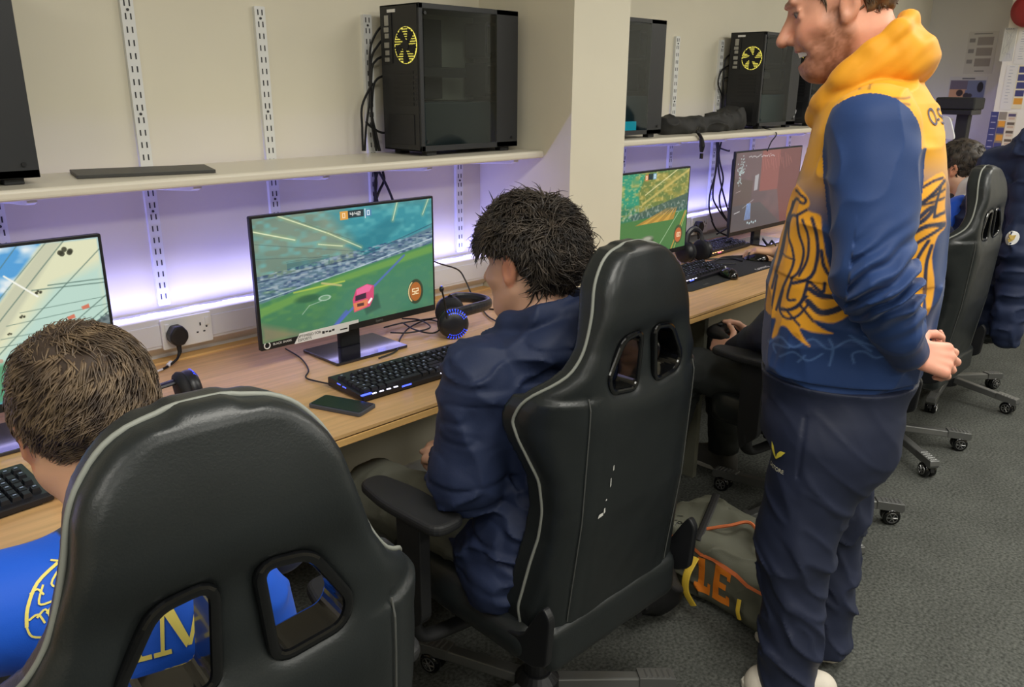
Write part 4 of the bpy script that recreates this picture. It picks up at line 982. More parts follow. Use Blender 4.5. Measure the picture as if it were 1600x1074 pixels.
def hand_chain(wr, dirv, nrm, side, curl=.5, s=1., thumb=.6, spread=1.):
    """list of (group, a, b, ra, rb, squash) capsules; nrm = palm normal, side = +1 thumb to the right of dir x nrm"""
    D = Vector(dirv).normalized(); Nn = Vector(nrm); Nn = (Nn-D*Nn.dot(D)).normalized(); S = D.cross(Nn)*side; W_ = Vector(wr); out = []
    for i, (off, ln, ra) in enumerate(((.028, .070, .0088), (.0095, .078, .0092), (-.0095, .072, .0088), (-.027, .056, .0078))):
        k = W_+D*(.088-.006*abs(i-1))*s+S*off*s
        out.append((0, W_+S*off*.55*s+D*.012*s, k, .0155*s, .0125*s)); ang = 0; p = k
        for j, f in enumerate((.46, .31, .23)):
            ang += curl*(.75+.25*j)*(1+.12*(i-1)); dd = D*math.cos(ang)+Nn*math.sin(ang)+S*(off*spread*2.2)*(1 if j == 0 else .5); dd.normalize()
            q = p+dd*ln*f*s*1.05; out.append((i+1, p, q, ra*(1.02-.08*j)*s, ra*(.96-.08*j)*s)); p = q
    b = W_+D*.022*s+S*.026*s+Nn*.006*s; m = b+(D*.6+S*.75+Nn*.45*thumb).normalized()*.042*s; e = m+(D*.9+S*.30+Nn*.5*thumb).normalized()*.032*s; g = e+(D*1+S*.05+Nn*.7*thumb).normalized()*.024*s
    out += [(0, W_+D*.01*s, b, .016*s, .014*s), (5, b, m, .014*s, .0105*s), (5, m, e, .0105*s, .0095*s), (5, e, g, .0095*s, .0075*s)]
    return out
def chain_sdf(P, ch_):
    g = {}
    for (k, a, b, ra, rb) in ch_:
        d = cap(P, a, b, ra, rb); g[k] = d if k not in g else smin(g[k], d, .006 if k == 0 else .003)
    base = g[0]; r = base
    for k in g:
        if k: r = np.minimum(r, smin(base, g[k], .007))
    return r
def far_skip(P, c, r):   # coarse bound helper
    return np.linalg.norm(P-np.array(c, f32), axis=1)-r
def folds(P, amp, sc, sd):
    n = vn(P, sc, sd); return amp*((1-np.abs(n)*2.2).clip(0)**2)-amp*.35
def hair_tufts(name, o, Rm, s, m, parent, n, seed, length, lift, flow, region, rad=.0022, curl=.3, scalp=(.077, .100, .088), zc=.036, hug=1.06):
    rg = np.random.default_rng(seed); vs = []; fs = []; Rn = np.array(Rm); O = np.array(o); k = 0; tries = 0
    a_ = np.array(scalp); c_ = np.array([0, -.012, zc])
    while k < n and tries < n*20:
        tries += 1
        v = rg.normal(size=3); v /= np.linalg.norm(v)
        p = c_+v*a_
        if not region(p): continue
        nn = v/a_; nn /= np.linalg.norm(nn); fl = np.array(flow(p, rg), float); fl -= nn*fl.dot(nn); fl /= np.linalg.norm(fl)+1e-9
        L = length(p)*rg.uniform(.7, 1.25) if callable(length) else length*rg.uniform(.7, 1.3); side = np.cross(nn, fl); cu = rg.normal()*curl
        m_ = 6; i0 = len(vs); d = fl+nn*lift*rg.uniform(.4, 1.3); d /= np.linalg.norm(d); q = p-nn*.004
        for i in range(m_):
            w = rad*(1-(i/(m_-1))**1.6)*(1.0)+.0002
            for j in range(3):
                an = 2*PI*j/3; vs.append(O+Rn@((q+side*w*1.5*math.cos(an)+nn*w*math.sin(an))*s))
            q = q+d*L/(m_-1); rr = (q-c_)/a_; el = np.linalg.norm(rr); nn2 = rr/a_; nn2 /= np.linalg.norm(nn2)
            d = d+side*cu*.5-nn2*(.22 if el > hug else -.12)*(.6+.4*i)*.8+np.array([0, 0, -.05]); d /= np.linalg.norm(d)
        for i in range(m_-1):
            for j in range(3):
                a = i0+i*3+j; b = i0+i*3+(j+1) % 3; fs.append((a, b, b+3, a+3))
        k += 1
    return rawmesh(name, np.array(vs), np.array(fs), m, parent)
def hairmat(name, c, c2, rough=.45):
    m = mat(name, c, rough, var=.0, bump=0); nt = m.node_tree; N = nt.nodes; L = nt.links; b = N['Principled BSDF']
    tc = N.new('ShaderNodeTexCoord'); n = N.new('ShaderNodeTexNoise'); n.inputs['Scale'].default_value = 45; n.inputs['Detail'].default_value = 4
    r = N.new('ShaderNodeValToRGB'); r.color_ramp.elements[0].position = .35; r.color_ramp.elements[1].position = .68; r.color_ramp.elements[0].color = rgb(*c); r.color_ramp.elements[1].color = rgb(*c2)
    L.new(tc.outputs['Object'], n.inputs['Vector']); L.new(n.outputs[0], r.inputs[0]); L.new(r.outputs[0], b.inputs['Base Color'])
    b.inputs['Anisotropic'].default_value = .4; return m
def shoe(name, m, parent, heel, d, L=.27):
    """heel point on floor, direction d; sole + upper"""
    H = np.array([heel[0], heel[1], 0]); D = np.array([d[0], d[1], 0.]); D /= np.linalg.norm(D); S = np.array([D[1], -D[0], 0])
    pt = lambda a, b, c: H+D*a+S*b+np.array([0, 0, c])
    def f(P):
        e = smin(cap(P, pt(.045, 0, .05), pt(.12, 0, .055), .042, .042), cap(P, pt(.12, 0, .045), pt(L-.05, 0, .036), .042, .034), .02)
        e = smin(e, cap(P, pt(.04, 0, .02), pt(L-.05, 0, .018), .040, .044), .01)
        return np.maximum(e, .002-P[:, 2]).astype(f32)
    c = (H+D*L/2); V, Q = snet(f, (c[0]-.2, c[1]-.2, -.01), (c[0]+.2, c[1]+.2, .12), .006)
    o = rawmesh(name, V, Q, m, parent)
    mb = MB(); out = []
    for k in range(24):
        a = 2*PI*k/24; xx = math.cos(a); out.append(tuple((H+D*(L/2+xx*L/2)+S*(math.sin(a)*.044))[:2]))
    mb.prism(out, .001, .022, 'z').build('sole', mat('shoe_sole', (205, 200, 188), .7), o, bevel=.004); return o
LENGTHS = dict()
def seated(lab, loc, rot, head, neck, pitch, yaw, topkind, skin, hands, knees, feet, hair=None, h=.0065, hscale=1., elbows=None, group=None, trouser=(58, 60, 52), topcol=(30, 42, 78), shoecol=(40, 40, 42), sh=None, curl=.7):
    t = thing('person', lab, 'person', (loc[0], loc[1], 0), rot, group)
    hd = np.array(head, float); nk = np.array(neck, float); Rm = rotm(yaw, -pitch)
    pel = np.array([0, -.10, .55]); che = (pel+nk)/2+np.array([0, -.01, .06]); shz = nk[2]-.055
    S = [np.array([s_*.168, nk[1]-.005, shz]) for s_ in (-1, 1)] if sh is None else [np.array(v) for v in sh]
    E = [np.array(v) for v in elbows]; H = [np.array(v[0]) for v in hands]; K = [np.array(v) for v in knees]; F = [np.array(v) for v in feet]
    HP = [np.array([s_*.095, -.06, .545]) for s_ in (-1, 1)]
    hc_ = [hand_chain(tuple(v[0]), v[1], v[2], v[3], curl) for v in hands]
    nkh = hd+Rm@np.array([0, -.02, -.06])*hscale
    def torso(P, r):
        d = cap(P, pel, che, .115+r, .125+r, (0, 1, 0, 1.25)); d = smin(d, cap(P, che, nk+np.array([0, -.02, -.10]), .125+r, .105+r, (0, 1, 0, 1.2)), .06)
        for i in (0, 1): d = smin(d, cap(P, S[i], nk+np.array([0, -.01, -.05]), .052+r, .06+r), .05)
        d = smin(d, cap(P, HP[0], HP[1], .10+r), .05); return smax(d, -(P[:, 1]+.148), .03)
    def arms(P, r, k0=0, wr=.0):
        d = None
        for i in (0, 1):
            w = H[i]+(E[i]-H[i])/np.linalg.norm(E[i]-H[i])*wr
            e = smin(cap(P, S[i], E[i], .050+r, .042+r*.9), cap(P, E[i], w, .042+r*.9, .030+r*.6), .03); d = e if d is None else np.minimum(d, e)
        return d
    def legs(P, r):
        d = None
        for i in (0, 1):
            e = smin(cap(P, HP[i], K[i], .082+r, .060+r), cap(P, K[i], F[i]+np.array([0, 0, .08]), .058+r, .040+r), .03); d = e if d is None else np.minimum(d, e)
        return d
    def body(P):
        d = head_sdf(P, hd, Rm, hscale); d = smin(d, cap(P, nkh, nk+np.array([0, 0, .0]), .056, .060), .03); d = smin(d, torso(P, -.018), .04)
        d = smin(d, arms(P, -.008), .03); d = smin(d, legs(P, -.014), .03)
        for c in hc_: d = smin(d, chain_sdf(P, c), .01)
        return d.astype(f32)
    allp = np.array([hd+[0, 0, .16], hd-[.12, .14, 0], hd+[.12, .15, 0]]+[F[0], F[1], K[0], K[1]]+E+H+S)
    lo = allp.min(0)-.17; hi = allp.max(0)+.14; lo[2] = .0; hi[2] = hd[2]+.15
    V, Q = snet(body, lo, hi, .0055)
    # skin colouring: redder ears, faded hair above the nape
    p = (V-hd)@Rm/hscale; c = np.repeat(lin(np.array(skin)/255.)[None], len(V), 0)
    ear = (np.abs(p[:, 0]) > .074) & (np.abs(p[:, 2]) < .045) & (np.abs(p[:, 1]+.006) < .035); c[ear] *= np.array([1.05, .80, .72])
    tip = np.clip(vn(V.astype(f32), .05, 1)*.06, -.1, .1)[:, None]; c = c*(1+tip)
    if hair and hair.get('fade'):
        f = np.clip((p[:, 2]+.045+hair['fz'])/.05, 0, 1)*(p[:, 1] < .03)*(p[:, 2] > -.08); c = c*(1-f[:, None]*.55)+lin(np.array(hair['col'])/255.)[None]*f[:, None]*.55
    bd = rawmesh('body', V, Q, M_SKIN, t, col=c)
    return t, bd, dict(hd=hd, Rm=Rm, nk=nk, torso=torso, arms=arms, legs=legs, lo=lo, hi=hi, S=S, E=E, H=H, K=K, F=F, s=hscale)
M_JACKET = mat('navy_padded_nylon', (36, 46, 74), .62, var=.06, vscale=12, bump=.15, bscale=240, spec=.28)
M_TRO_OLIVE = mat('olive_grey_trousers', (92, 93, 82), .8, bump=.3, bscale=500)
M_TRO_BLACK = mat('black_trousers', (40, 42, 44), .8, bump=.3, bscale=500)
M_TRO_DKG = mat('dark_grey_trousers', (46, 50, 50), .8, bump=.3, bscale=500)
V_CLOTH = vmat('dyed_jersey', rough=.62, bump=.12, bscale=700, sheen=.1, spec=.3)
M_SHOE_D = mat('dark_shoe', (58, 58, 60), .7); M_SHOE_W = mat('off_white_shoe', (212, 204, 190), .6, bump=.2, bscale=250)
def garment(name, m, parent, f, lo, hi, h=.007, colf=None):
    V, Q = snet(f, lo, hi, h)
    return rawmesh(name, V, Q, m, parent, col=colf(V) if colf else None)
def hair_base(parent, hd, Rm, s, m, r=(.088, .110, .098), c=(0, -.014, .042), cut=None, amp=.006, sc=.03, seed=2, h=.004):
    def f(P):
        p = (P-np.array(hd, f32))@np.array(Rm, f32)/f32(s); d = ell(p, c, r)-amp*vn(p, sc, seed)-amp*.6*vn(p, sc*.45, seed+3)
        return (smax(d, cut(p), .012)*s).astype(f32)
    hd = np.array(hd); V, Q = snet(f, hd-.17*s, hd+.19*s, h); return rawmesh('hair', V, Q, m, parent)
def trousers(t, g, m, r=.012, h=.008, amp=.006):
    def f(P):
        d = smin(g['legs'](P, r), cap(P, (0, -.09, .56), (0, -.09, .62), .125+r, .12+r, (0, 1, 0, 1.1)), .05)
        d = d-amp*vn(P, (.05, .05, .03), 4)-folds(P, .006, (.10, .05, .05), 8)
        for i in (0, 1): d = np.maximum(d, -(P[:, 2]-(.085)) if True else d)
        return d.astype(f32)
    lo = np.minimum(g['lo'], g['hi']); return garment('trousers', m, t, f, (lo[0], lo[1]-.02, .07), (g['hi'][0], g['hi'][1], .75), h)
# ---- boy in blue, bottom left
t1, b1, g1 = seated('person seen from behind in a bright blue shirt, short faded brown hair, bottom left corner', (.321, .913), 0, (-.018, .137, 1.080), (-.005, .05, .975), .12, .02, None, (232, 178, 142),
    [((-.14, .60, .79), (.2, .9, -.05), (0, 0, -1), -1), ((.15, .62, .79), (-.3, .9, -.05), (0, 0, -1), 1)], [(-.14, .42, .50), (.14, .42, .50)], [(-.15, .44, 0), (.15, .44, 0)],
    hair=dict(fade=True, fz=0.0, col=(96, 76, 58)), elbows=[(-.27, .22, .76), (.27, .22, .76)], curl=.5, h=.006, hscale=.93)
def f(P):
    d = g1['torso'](P, .006); a = g1['arms'](P, .012); d = smin(d, np.maximum(a, P[:, 1]-.20), .03)
    d = smin(d, cap(P, g1['nk']+np.array([0, -.012, -.02]), g1['nk']+np.array([0, .0, .022]), .070, .063), .02)
    d = d-folds(P, .006, (.12, .12, .07), 3)-.002*vn(P, .05, 2); d = np.maximum(d, -(P[:, 2]-.50))
    return np.maximum(d, -(np.linalg.norm((P-g1['nk'])[:, :2], axis=1)-.052) if False else d).astype(f32)
def colf(V):
    c = np.repeat(lin(np.array([26, 92, 214])/255.)[None], len(V), 0); dn = np.hypot(V[:, 0]-g1['nk'][0], V[:, 1]-g1['nk'][1]-.0)
    k = (dn < .088) & (V[:, 2] > .965); c[k] = lin(np.array([44, 50, 66])/255.)
    k = (np.abs(V[:, 0]) > .222); c[k] = lin(np.array([34, 44, 84])/255.); return c
shirt1 = garment('shirt', V_CLOTH, t1, f, g1['lo']-.02, (g1['hi'][0]+.03, g1['hi'][1], 1.06), .006, colf)
trousers(t1, g1, M_TRO_BLACK)
for i in (0, 1): shoe('shoe', M_SHOE_D, t1, (g1['F'][i][0], g1['F'][i][1]-.06), (g1['F'][i][0]*.3, 1))
M_YELLOW = mat('yellow_print', (240, 222, 110), .6)
M_HAIR1 = hairmat('light_brown_hair', (66, 53, 44), (126, 106, 82), .5)
cut1 = lambda p: np.maximum(-(p[:, 2]-(-.004-.10*np.clip(-p[:, 1]-.02, 0, .1)*(-1) if False else p[:, 2]*0-.018+.25*np.clip(p[:, 1]+.02, 0, .09))), (p[:, 1]-.085))
M_UND1 = mat('brown_hair_gap_shade', (58, 45, 36), .7); M_UND2 = mat('black_hair_gap_shade', (22, 19, 18), .7)  # darker hair base: shade in the gaps between strands put into its colour
h1 = hair_base(t1, g1['hd'], g1['Rm'], .93, M_UND1, r=(.0835, .107, .096), cut=cut1, amp=.005, sc=.028)
def flow1(p, rg):   # whorl at the crown, combed round and forward
    w = p-np.array([-.01, -.07, .10]); tan = np.array([w[1], -w[0], 0]); tan = tan/(np.linalg.norm(tan)+1e-6)
    dn = np.array([p[0]*2, p[1]*2, -.10 if p[2] < .08 else 0]); dn = dn/(np.linalg.norm(dn)+1e-6)
    return tan*.8+dn*.9+rg.normal(size=3)*.09
hair_tufts('hair_strands', g1['hd'], g1['Rm'], .93, M_HAIR1, h1, 6200, 11, lambda p: .055 if p[2] > .03 else .030, .02, flow1, lambda p: p[2] > -.026+.25*max(0, p[1]+.02) and p[1] < .08, rad=.0019, curl=.12, scalp=(.0835, .107, .0965), zc=.041, hug=1.012)
def proj_frame(tgt_w, t, Y):
    return t
hair_tufts('crown_strands', g1['hd'], g1['Rm'], .93, M_HAIR1, h1, 900, 15, .034, .10, lambda p, rg: np.array([.35-p[0]*3, .8, 0])+rg.normal(size=3)*.35, lambda p: p[2] > .085, rad=.0019, curl=.2, scalp=(.0835, .107, .0965), zc=.041, hug=1.03)
# letters + crest on the back of the shirt
def letters_am(s):
    A_ = [[(0, 0), (.07, 0), (.07, .06), (.0, .06)]]
    return A_
me = textmesh('TEAM', .105); vs = [(v.co.x, v.co.y*1.06) for v in me.vertices]; fs = [tuple(p.vertices) for p in me.polygons]
# subdivide by re-triangulating on bmesh so that the print follows the cloth
import bmesh
def subdiv(me, n=2):
    bm = bmesh.new(); bm.from_mesh(me); bmesh.ops.triangulate(bm, faces=bm.faces)
    for _ in range(n): bmesh.ops.subdivide_edges(bm, edges=[e for e in bm.edges if e.calc_length() > .008], cuts=1); bmesh.ops.triangulate(bm, faces=[f_ for f_ in bm.faces if len(f_.verts) > 3])
    r = ([(v.co.x, v.co.y) for v in bm.verts], [tuple(v.index for v in f_.verts) for f_ in bm.faces]); bm.free(); return r
def polymesh(polys):
    bm = bmesh.new()
    for p in polys: bm.faces.new([bm.verts.new((x, y, 0)) for x, y in p])
    me = bpy.data.meshes.new('p'); bm.to_mesh(me); bm.free(); return me
def serif_A(x):
    return [[(x+0, 0), (x+.020, 0), (x+.020, .005), (x, .005)], [(x+.008, .004), (x+.012, .004), (x+.030, .052), (x+.030, .062), (x+.027, .062)], [(x+.036, .004), (x+.047, .004), (x+.031, .062), (x+.027, .062)], [(x+.016, .022), (x+.040, .022), (x+.040, .026), (x+.016, .026)], [(x+.033, 0), (x+.056, 0), (x+.056, .005), (x+.033, .005)]]
def serif_M(x):
    return [[(x, 0), (x+.018, 0), (x+.018, .005), (x, .005)], [(x+.007, .004), (x+.011, .004), (x+.017, .056), (x+.013, .062)], [(x+.006, .062), (x+.020, .062), (x+.038, .010), (x+.033, .002)], [(x+.035, .004), (x+.039, .004), (x+.060, .062), (x+.054, .062)], [(x+.052, .060), (x+.070, .062), (x+.070, .057), (x+.055, .055)], [(x+.055, .004), (x+.064, .004), (x+.064, .060), (x+.055, .060)], [(x+.048, 0), (x+.072, 0), (x+.072, .005), (x+.048, .005)]]
LOC1 = Vector((.321, .913, 0)); decal_at('yellow_lettering', subdiv(polymesh(serif_A(-.056)+serif_M(.002)), 3), M_YELLOW, t1, shirt1, 238, 1030, .0016)
crest = [[.0045, (.02, .055), (-.01, .035), (-.028, .005), (-.034, -.02)], [(.022, .048), (.006, .028), (.018, .018), (.03, .022)], [(-.004, .03), (-.014, .006), (.002, .004), (.02, .008)], [(-.034, -.02), (-.03, -.034), (-.012, -.04), (-.002, -.034)],
         [(-.03, -.012), (-.018, -.008), (-.012, -.022)], [(-.02, -.012), (-.008, -.004), (-.004, -.02)], [(-.008, -.01), (.004, -.002), (.008, -.018)], [(.004, -.008), (.016, .0), (.02, -.014)], [.0045, (-.01, -.045), (.0, -.055), (.016, -.05), (.02, -.066)], [(.0, -.03), (.014, -.028), (.024, -.036)],
         [(.03, .05), (.026, .03), (.034, .01)], [(.012, .062), (.026, .056), (.038, .06)], [(-.022, .022), (-.012, .026), (-.006, .016)], [(.008, -.06), (.016, -.072), (.026, -.07)], [(.028, 0), (.034, -.014), (.03, -.03)]]
cr_ = strokes(crest, .0028); cr_ = ([(x*.78, y*.78) for x, y in cr_[0]], cr_[1])
decal_at('lion_crest_print', cr_, M_YELLOW, t1, shirt1, 80, 945, .0016)
# ---- boy in the navy jacket, centre
t2, b2, g2 = seated('person with tousled dark hair in a navy padded jacket, facing the centre monitor', (1.235, 1.12), 0, (.008, .05, 1.128), (0, -.01, .995), .16, .13, None, (226, 178, 150),
    [((-.02, .285, .60), (.1, 1, -.1), (.5, 0, -1), -1), ((.06, .30, .60), (-.1, 1, -.1), (-.5, 0, -1), 1)], [(-.15, .42, .50), (.13, .42, .50)], [(-.15, .43, 0), (.15, .40, 0)],
    elbows=[(-.222, -.0, .735), (.235, .0, .735)], sh=[(-.180, -.01, .925), (.180, -.01, .925)], h=.0055)
def fj(P):
    d = g2['torso'](P, .035); a = g2['arms'](P, .040, wr=.05); d = smin(d, a, .025)
    sk = cap(P, (-.08, -.10, .56), (.08, -.10, .56), .145, .145, (0, 1, 0, 1.15)); sk = smin(sk, cap(P, (-.20, -.07, .50), (-.15, .05, .52), .065), .05); d = smin(d, sk, .05); d = smax(d, -(P[:, 1]+.155), .03)
    # lowered hood: rim round the neck and a soft sack behind
    rim = [(-.065, .055, .995), (-.100, .0, 1.022), (-.092, -.07, 1.05), (0, -.105, 1.062), (.095, -.07, 1.06), (.110, .0, 1.035), (.075, .055, 1.0)]
    hd_ = None
    for a_, b_ in zip(rim[:-1], rim[1:]):
        e = cap(P, a_, b_, .026, .026); hd_ = e if hd_ is None else smin(hd_, e, .015)
    sack = smin(ell(P, (0, -.105, 1.0), (.155, .072, .062)), cap(P, (-.14, -.06, .975), (-.10, .03, .965), .050), .03); sack = smin(sack, cap(P, (.14, -.06, .985), (.12, .0, .98), .055), .03)
    hd_ = smin(hd_, sack, .012); hd_ = hd_+.006*np.exp(-(np.abs(P[:, 0]-.085)/.003)**2)*(P[:, 1] < -.02)
    d = np.minimum(smin(d, hd_, .006), d)
    cre = lambda sc, sd, a: a*np.clip(1-np.abs(vn(P, sc, sd))*5, 0, 1)
    d = d-folds(P, .009, (.14, .14, .09), 11)-folds(P, .010, (.09, .12, .045), 21)*(P[:, 2] < .74)-folds(P, .008, (.06, .08, .05), 5)*(P[:, 2] > .93)-.002*vn(P, .05, 9)+cre((.10, .12, .045), 33, .0035)+cre((.06, .07, .05), 37, .002)
    d = d+.006*np.exp(-((P[:, 2]-.60-.25*P[:, 1])/.006)**2)
    d = np.maximum(d, -(P[:, 2]-.455)); core = cap(P, g2['hd']+np.array([0, -.02, -.06]), g2['nk']+np.array([0, .01, 0]), .058, .058)
    return np.maximum(d, -core).astype(f32)
garment('jacket', M_JACKET, t2, fj, (-.42, -.33, .43), (.42, .45, 1.16), .005)
trousers(t2, g2, M_TRO_OLIVE, .022)
for i in (0, 1): shoe('shoe', M_SHOE_D, t2, (g2['F'][i][0], g2['F'][i][1]-.06), (g2['F'][i][0]*.3, 1))
M_HAIR2 = hairmat('near_black_hair', (30, 26, 24), (78, 68, 58), .55)
def cut2(p):
    y = p[:, 1]; zl = np.where(y < -.032, -.078, np.interp(y, [-.032, -.018, .035, .075, .11], [-.078, .030, .030, .048, .07])); return np.maximum(-(p[:, 2]-zl), np.abs(p[:, 0])-(.0775+.55*np.clip(p[:, 2]-.005, 0, .05))-.25*np.clip(-.05-y, 0, .05)).astype(f32)
h2 = hair_base(t2, g2['hd'], g2['Rm'], 1., M_UND2, r=(.091, .110, .101), c=(0, -.015, .040), cut=cut2, amp=.009, sc=.030, seed=5)
def reg2(p): return not (abs(p[0]) > .06 and p[2] < .028 and p[1] > -.062) and p[2] > float(np.interp(p[1], [-.032, -.018, .035, .075, .11], [-.075, .030, .032, .048, .06]))
def flow2(p, rg):
    d = np.array([p[0]*1.2, p[1]*.6+.02, -.09 if p[2] < .09 else -.01]); d = d/(np.linalg.norm(d)+1e-6); q = p/.021; return d*.75+.75*np.array([math.sin(q[1]+1.3*math.sin(q[2])), math.sin(q[2]*1.1+q[0]), .6*math.sin(q[0]*1.2-q[1])])+rg.normal(size=3)*.26
hair_tufts('hair_strands', g2['hd'], g2['Rm'], 1., M_HAIR2, h2, 7500, 12, lambda p: (.012 if p[1] > -.045 else .03) if (p[2] < .06 and p[1] > -.075) else .050, .26, flow2, reg2, rad=.0024, curl=.35, scalp=(.096, .115, .106), zc=.038, hug=1.10)
hair_tufts('loose_strands', g2['hd'], g2['Rm'], 1., M_HAIR2, h2, 380, 19, lambda p: .02 if (p[2] < .06 and p[1] > -.05) else .058, .75, flow2, reg2, rad=.0019, curl=.8, scalp=(.094, .113, .104), zc=.038, hug=1.2)
# ---- other players (mostly hidden)
def simple_hair(t, g, m, seed):
    h = hair_base(t, g['hd'], g['Rm'], 1., m, r=(.088, .108, .100), cut=lambda p: (-(p[:, 2]-np.where(p[:, 1] < -.01, -.06, np.interp(p[:, 1], [-.01, .03, .08], [-.0, .01, .05])))).astype(f32), amp=.006, seed=seed, h=.006)
    hair_tufts('hair_strands', g['hd'], g['Rm'], 1., m, h, 700, seed, .035, .15, lambda p, rg: np.array([p[0], p[1]*.4, -.08])*8+rg.normal(size=3)*.2, lambda p: p[2] > (-.05 if p[1] < 0 else .03), rad=.003, scalp=(.087, .107, .098), zc=.04)
t3, b3, g3 = seated('person in dark clothes holding a game controller, mostly hidden behind the smiling man', (2.62, 1.10), 0, (0, -.03, 1.12), (0, -.05, .99), .25, 0, None, (222, 170, 145),
    [((-.135, .26, .605), (.25, .8, .15), (.9, 0, -.4), -1), ((.045, .29, .62), (-.35, .8, .15), (-.9, 0, -.4), 1)], [(-.16, .42, .50), (.13, .44, .50)], [(-.14, .52, 0), (.14, .40, 0)], elbows=[(-.26, .06, .74), (.26, .06, .74)], curl=1.0, h=.007)
def fs3(P): return (np.minimum(smin(g3['torso'](P, .02), g3['arms'](P, .02, wr=.03), .03), 9)-folds(P, .006, .08, 4)).astype(f32)
garment('jacket', mat('dark_navy_top', (30, 34, 48), .7), t3, lambda P: np.maximum(fs3(P), -(P[:, 2]-.5)).astype(f32), (-.4, -.3, .48), (.4, .42, 1.08), .009)
trousers(t3, g3, M_TRO_DKG, .02, .009); simple_hair(t3, g3, M_HAIR2, 31)
for i in (0, 1): shoe('shoe', mat('grey_shoe', (96, 94, 92), .7), t3, (g3['F'][i][0], g3['F'][i][1]-.06), (g3['F'][i][0]*.3, 1))
gc = thing('game_controller', 'black game controller held low by the hidden player, left of the smiling man', 'game controller', (2.62-.045, 1.10+.36, .645), .1)
def fc(P):
    d = ell(P, (0, 0, 0), (.068, .038, .020))
    for s_ in (-1, 1): d = smin(d, cap(P, (s_*.055, .0, 0), (s_*.072, -.062, -.012), .024, .016), .02)
    return d.astype(f32)
V, Q = snet(fc, (-.11, -.1, -.05), (.11, .06, .05), .0035); rawmesh('controller_body', V, Q, M_BLACK, gc)
for s_ in (-1, 1): MB().lathe([(.006, .012), (.006, .022), (.011, .026), (.010, .029)], Matrix.Translation((s_*.028, -.008, 0)), 16).build('thumbstick', M_BLACKM, gc, smooth=True)
t4, b4, g4 = seated('person hidden behind the smiling man, bare hand resting on a mouse by the fourth monitor', (3.48, 1.14), 0, (-.02, .07, 1.13), (0, .0, 1.0), .15, 0, None, (222, 176, 140),
    [((-.055, .56, .778), (-.35, 1, .05), (0, 0, -1), -1), ((.2, .5, .778), (-.1, 1, 0), (0, 0, -1), 1)], [(-.14, .42, .50), (.13, .44, .50)], [(-.14, .44, 0), (.14, .40, 0)], elbows=[(-.24, .2, .80), (.26, .15, .78)], curl=.55, h=.0065)
def fs4(P): return (smin(g4['torso'](P, .015), np.maximum(g4['arms'](P, .015), P[:, 1]-.14), .03)-folds(P, .006, .08, 4)).astype(f32)
garment('shirt', mat('dark_blue_top', (30, 44, 92), .7), t4, lambda P: np.maximum(fs4(P), -(P[:, 2]-.5)).astype(f32), (-.4, -.3, .48), (.4, .3, 1.08), .009)
trousers(t4, g4, M_TRO_BLACK, .02, .009); simple_hair(t4, g4, M_HAIR2, 32)
for i in (0, 1): shoe('shoe', M_SHOE_D, t4, (g4['F'][i][0], g4['F'][i][1]-.06), (g4['F'][i][0]*.3, 1))
mouse(3.48-.055-.05, 1.70+.065, .33, 'black mouse under the bare hand by the fourth monitor', DZ+.0005)
t5, b5, g5 = seated('person with short black hair, white collar and blue jersey, far right behind the man', (4.33, 1.16), 0, (.03, .117, 1.12), (0, .03, 1.0), .1, 0, None, (226, 180, 150),
    [((-.13, .5, .79), (.2, 1, 0), (0, 0, -1), -1), ((.14, .5, .79), (-.2, 1, 0), (0, 0, -1), 1)], [(-.14, .42, .50), (.13, .44, .50)], [(-.14, .44, 0), (.14, .40, 0)], elbows=[(-.26, .15, .76), (.26, .15, .76)], h=.007)
def fs5(P):
    d = smin(g5['torso'](P, .012), np.maximum(g5['arms'](P, .015), P[:, 1]-.2), .03); d = smin(d, cap(P, g5['nk']+np.array([0, -.012, -.02]), g5['nk']+np.array([0, 0, .03]), .076, .066), .015)
    return np.maximum(d-folds(P, .005, .08, 4), -(P[:, 2]-.5)).astype(f32)
def col5(V):
    c = np.repeat(lin(np.array([30, 84, 200])/255.)[None], len(V), 0); dn = np.hypot(V[:, 0], V[:, 1]-.03); c[(dn < .14) & (V[:, 2] > .95)] = lin(np.array([226, 222, 216])/255.); return c
garment('shirt', V_CLOTH, t5, fs5, (-.4, -.3, .48), (.4, .32, 1.10), .007, col5)
trousers(t5, g5, M_TRO_BLACK, .02, .009); simple_hair(t5, g5, M_HAIR2, 33)
for i in (0, 1): shoe('shoe', M_SHOE_D, t5, (g5['F'][i][0], g5['F'][i][1]-.06), (g5['F'][i][0]*.3, 1))
# ================================================================ the standing man
MAN = (1.83, .73); MROT = math.atan2(.38, .925)
tm = thing('person', 'smiling bearded person standing in a yellow and navy lion-print hoodie, hands clasped behind', 'person', (*MAN, 0), MROT)
hs = 1.10; hd = np.array([.0, .078, 1.648]); Rh = rotm(.10, -.30, 0)
TZ = np.array([.80, .84, .88, .96, 1.08, 1.22, 1.32, 1.40, 1.46, 1.50, 1.53]); TF = np.array([.150, .158, .168, .170, .164, .145, .124, .112, .100, .085, .06]); TB = np.array([.155, .172, .182, .190, .196, .186, .168, .148, .128, .10, .07]); TW = np.array([.172, .180, .192, .198, .203, .210, .212, .192, .150, .110, .08])
def loft(P, r=0., z0=.80, z1=1.53):
    z = np.clip(P[:, 2], z0, z1); f_a = np.interp(z, TZ, TF)+r; b_a = np.interp(z, TZ, TB)+r; w = np.interp(z, TZ, TW)+r
    yc = (f_a-b_a)/2; a = (f_a+b_a)/2; q = (np.abs((P[:, 1]-yc)/a)**2.3+np.abs(P[:, 0]/w)**2.3)**(1/2.3)
    d = (q-1)*np.minimum(a, w); dz = np.maximum(np.maximum(z0-P[:, 2], P[:, 2]-z1), 0); return np.where(dz > 0, np.hypot(np.maximum(d, 0), dz)+np.minimum(d, 0)*0, d)
